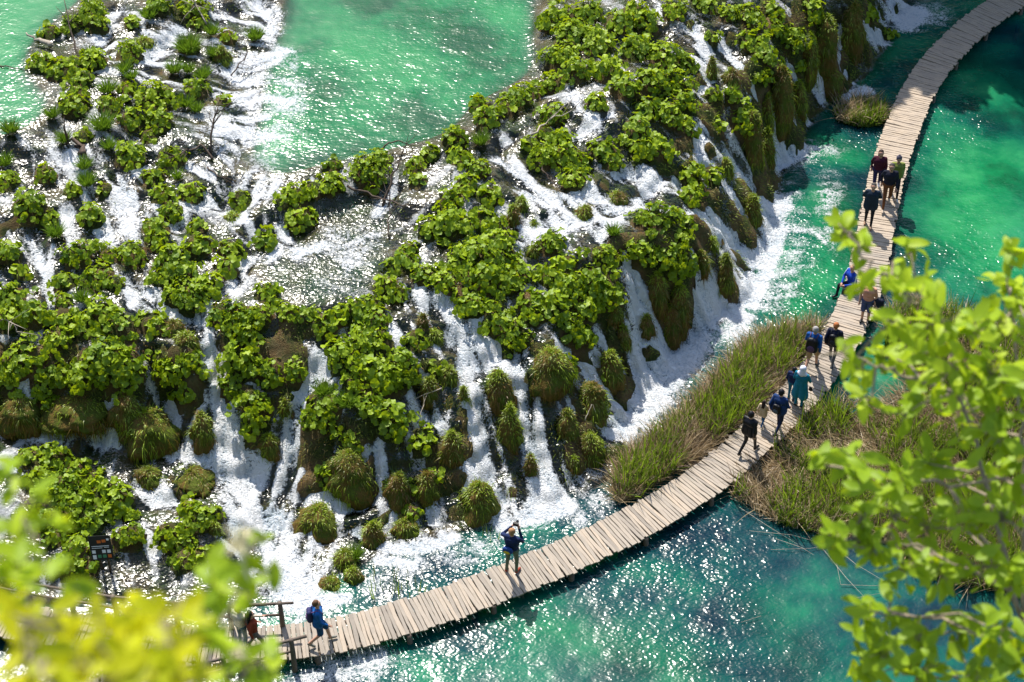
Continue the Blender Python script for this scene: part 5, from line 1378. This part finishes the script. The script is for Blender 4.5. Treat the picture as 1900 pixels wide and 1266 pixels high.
def fore_tree(label, trunk, limbs, clusters, meshes, leaf_len, seed, blossoms=()):
    r = np.random.default_rng(seed)
    base = np.array(trunk[0])
    rs = 1.0 if leaf_len > 0.06 else 0.4
    root = tag(put('broadleaf_tree', None, None, tuple(base)), label, 'tree')
    mb = MB(); mb.tube([np.array(p) - base for p in trunk], np.linspace(.16, .05, len(trunk)) * rs, 8)
    put('trunk', mb.mesh('trunk', [M['bark']], True), root)
    LP = []
    for lb in limbs:
        pts = np.array([at_dist(*p) for p in lb])
        pts = np.vstack([np.array(trunk[-1])[None], pts]) if lb is limbs[0] else pts
        D = dense(pts, 24)
        D[1:-1] += r.normal(0, 0.006, D[1:-1].shape)
        mb = MB(); mb.tube(D - base, np.linspace(.008 if lb is not limbs[0] else .016, .0025, 24) * rs, 6)
        put('limb', mb.mesh('limb', [M['bark']], True), root)
        LP.append(D)
    LP = np.concatenate(LP)
    rest = MB(); cnt_ = 0
    tw = MB()
    for (cx, cy, cr, n, dist) in clusters:
        dist = dist * r.uniform(.93, 1.07)
        C = at_dist(cx, cy, dist); rm = cr * dist / FPX
        A_ = LP[((LP - C) ** 2).sum(1).argmin()]
        mid = (A_ + C) / 2 + r.normal(0, 0.02, 3) * dist / 6
        tw.tube([A_ - base, mid - base, C - base], [.006 * rs, .004 * rs, .0025 * rs], 4, cap=False)
        for q in range(n):
            d = r.normal(0, 1, 3); d /= np.linalg.norm(d)
            pos = C + d * rm * r.random() ** .5
            ax = d * 0.6 + np.array([r.normal(0, .5), r.normal(0, .5), -0.25])
            ax = Vector(ax).normalized()
            up_ = Vector((r.normal(0, .55), r.normal(0, .55) - .15, 1)).normalized()
            yv = up_.cross(ax).normalized(); zv = ax.cross(yv)
            ln = leaf_len * r.uniform(.62, 1.2)
            mtx = Matrix(((ax.x, yv.x, zv.x, 0), (ax.y, yv.y, zv.y, 0), (ax.z, yv.z, zv.z, 0), (0, 0, 0, 1)))
            mtx = Matrix.Translation(Vector(pos - base) - ax * ln * .4) @ mtx @ Matrix.Diagonal((ln, ln, ln, 1))
            tw.tube([C - base, (C + pos) / 2 - base + r.normal(0, .004, 3), Vector(pos - base) - ax * ln * .4], [.002 * rs, .0017 * rs, .0013 * rs], 3, cap=False)
            me_ = meshes[int(r.integers(0, len(meshes)))]
            if cnt_ < 300:
                o = put('leaf', me_, root); o.matrix_basis = mtx
            else:
                rest.add([mtx @ v.co for v in me_.vertices], [tuple(f.vertices) for f in me_.polygons])
            cnt_ += 1
    put('twigs', tw.mesh('twigs', [M['bark']]), root)['kind'] = 'stuff'
    if rest.F:
        o = put('leaves', rest.mesh('leaves', [meshes[0].materials[0]], True), root); o['kind'] = 'stuff'
    for (cx, cy, cr, n, dist) in blossoms:
        C = at_dist(cx, cy, dist); rm = cr * dist / FPX
        mb = MB()
        A_ = LP[((LP - C) ** 2).sum(1).argmin()]
        mb.tube([A_ - base, C - base], [.004, .003], 4)
        for q in range(n):
            pos = C + r.normal(0, .42, 3) * rm - base
            mb.tube([C - base, pos], [.0015, .001], 3, cap=False)
            for w_ in range(4):
                e = r.normal(0, 1, 3); e /= np.linalg.norm(e)
                f = np.cross(e, r.normal(0, 1, 3)); f /= np.linalg.norm(f)
                s_ = rm * 0.16
                mb.add([pos, pos + e * s_ + f * s_ * .35, pos + e * s_ * 1.5, pos + e * s_ - f * s_ * .35], [(0, 1, 2, 3)])
        put('blossom', mb.mesh('blossom', [M['blossom']]), root)
    return root
RC = '''1560 430 30 7;1590 462 34 8;1602 530 30 4;1690 470 30 5;1650 505 30 5;1720 520 30 6;1690 560 50 9;1740 600 60 14;1800 620 50 12;1860 600 50 12;1870 470 32 8;1860 530 35 7;1890 560 30 6;1660 600 40 5;1640 660 45 8;1560 655 40 5;1600 690 30 5;1610 740 40 5;1700 660 50 12;1760 690 60 16;1840 700 60 18;1890 720 40 11;1720 740 40 9;1680 770 35 6;1780 770 60 16;1850 800 60 16;1520 850 30 4;1560 850 35 7;1600 880 40 9;1660 890 45 11;1720 860 40 9;1760 880 50 12;1830 880 60 16;1890 860 40 10;1550 1000 35 6;1600 960 40 9;1660 960 50 14;1720 980 50 14;1790 960 50 13;1860 960 50 13;1620 1020 45 11;1680 1050 45 11;1750 1060 50 13;1830 1050 50 13;1880 1080 40 10;1600 1140 35 6;1650 1130 40 8;1590 1180 30 4;1640 1210 50 13;1710 1190 50 13;1780 1170 50 13;1850 1170 50 13;1890 1230 40 10;1600 1240 35 7;1700 1250 50 12;1800 1250 50 13;1930 900 50 12;1940 1050 50 12;1930 700 50 12;1940 1180 50 12;1860 1310 60 10;1740 1310 50 8'''
RC = [tuple(float(v) for v in s_.split()) for s_ in RC.split(';')]
RC = [(x, y, r_, int(n * 1.8 + 0.5), 6.6) for x, y, r_, n in RC]
t_end = at_dist(2080, 1420, 7.2)
fore_tree('out of focus bright green branches filling the right edge', [(3.6, 1.9, 35.4), (3.2, 2.4, 36.0), tuple(t_end)],
  [[(2000, 1330, 7.0), (1880, 1100, 6.8), (1800, 780, 6.6), (1765, 700, 6.5), (1758, 610, 6.5), (1700, 520, 6.5), (1690, 470, 6.5)],
   [(1880, 1100, 6.8), (1760, 900, 6.6), (1640, 880, 6.5), (1510, 850, 6.4)], [(1960, 1260, 6.9), (1750, 1150, 6.6), (1590, 1130, 6.5)], [(1770, 730, 6.6), (1640, 680, 6.5), (1540, 656, 6.5)],
   [(1705, 540, 6.5), (1620, 500, 6.5), (1580, 445, 6.5), (1556, 415, 6.5)], [(1900, 1150, 6.8), (1900, 800, 6.7), (1872, 560, 6.6), (1870, 440, 6.6)], [(1980, 1310, 7.0), (1800, 1260, 6.7), (1600, 1240, 6.6)], [(1880, 1100, 6.8), (1700, 1010, 6.6), (1550, 1000, 6.5)]],
  RC, FL, 0.080, 11)
LCf = [(20,880,40,7,3.0),(60,930,45,7,3.0),(25,985,50,9,2.8),(105,965,34,6,3.2),(85,1045,44,10,2.9),(20,1060,45,10,2.7),(120,1085,36,7,2.9),(30,1110,40,8,2.7),
       (482,1000,26,6,3.2),(430,1052,42,11,3.1),(490,1062,28,6,3.2),(400,1092,38,9,3.0),(460,1105,36,8,3.1),(375,1135,38,8,2.9),(450,1225,38,8,3.0),(505,1215,22,4,3.1),(480,1255,30,7,3.0),(410,1180,34,6,2.9),(420,1265,40,6,2.8)]
LCn = [(190,1175,50,7,1.7),(300,1150,48,7,1.8),(250,1200,60,9,1.6),(120,1205,60,9,1.6),(335,1205,55,8,1.7),(60,1185,50,7,1.7),(50,1262,60,8,1.6),(215,1262,70,10,1.5),(350,1265,55,8,1.7),(150,1230,55,8,1.5),(280,1235,55,8,1.55),(20,1140,45,6,1.9),(110,1150,40,5,1.9),(240,1135,36,5,1.9)]
LCn = [(x, y, r_ * 1.1, int(n * 1.6), d * 1.3) for x, y, r_, n, d in LCn]
fore_tree('half blurred light green sprays with cream blossom at the lower left', [(-1.9, 0.9, 36.6), (-1.7, 1.4, 37.2), tuple(at_dist(150, 1480, 3.0))],
  [[(240, 1400, 3.0), (380, 1220, 3.0), (440, 1100, 3.1), (480, 1000, 3.2)], [(100, 1400, 2.8), (60, 1150, 2.8), (60, 1000, 2.9), (30, 890, 3.0)], [(250, 1390, 3.0), (430, 1280, 3.0), (500, 1215, 3.1)]],
  LCf, FL, 0.046, 21, [(440, 1012, 34, 34, 3.1), (455, 985, 20, 14, 3.1), (440, 1208, 26, 22, 3.0), (420, 1160, 20, 12, 3.0)])
fore_tree('strongly blurred yellow-green leaves close to the camera at the lower left', [(-1.0, 0.3, 37.6), (-0.8, 0.7, 38.2), tuple(at_dist(180, 1500, 2.05))],
  [[(180, 1420, 2.05), (200, 1280, 2.05), (180, 1120, 2.05)], [(190, 1400, 2.05), (300, 1250, 2.1), (330, 1110, 2.2)], [(170, 1400, 2.05), (80, 1270, 2.05), (50, 1150, 2.2)]],
  LCn, NL, 0.043, 31)
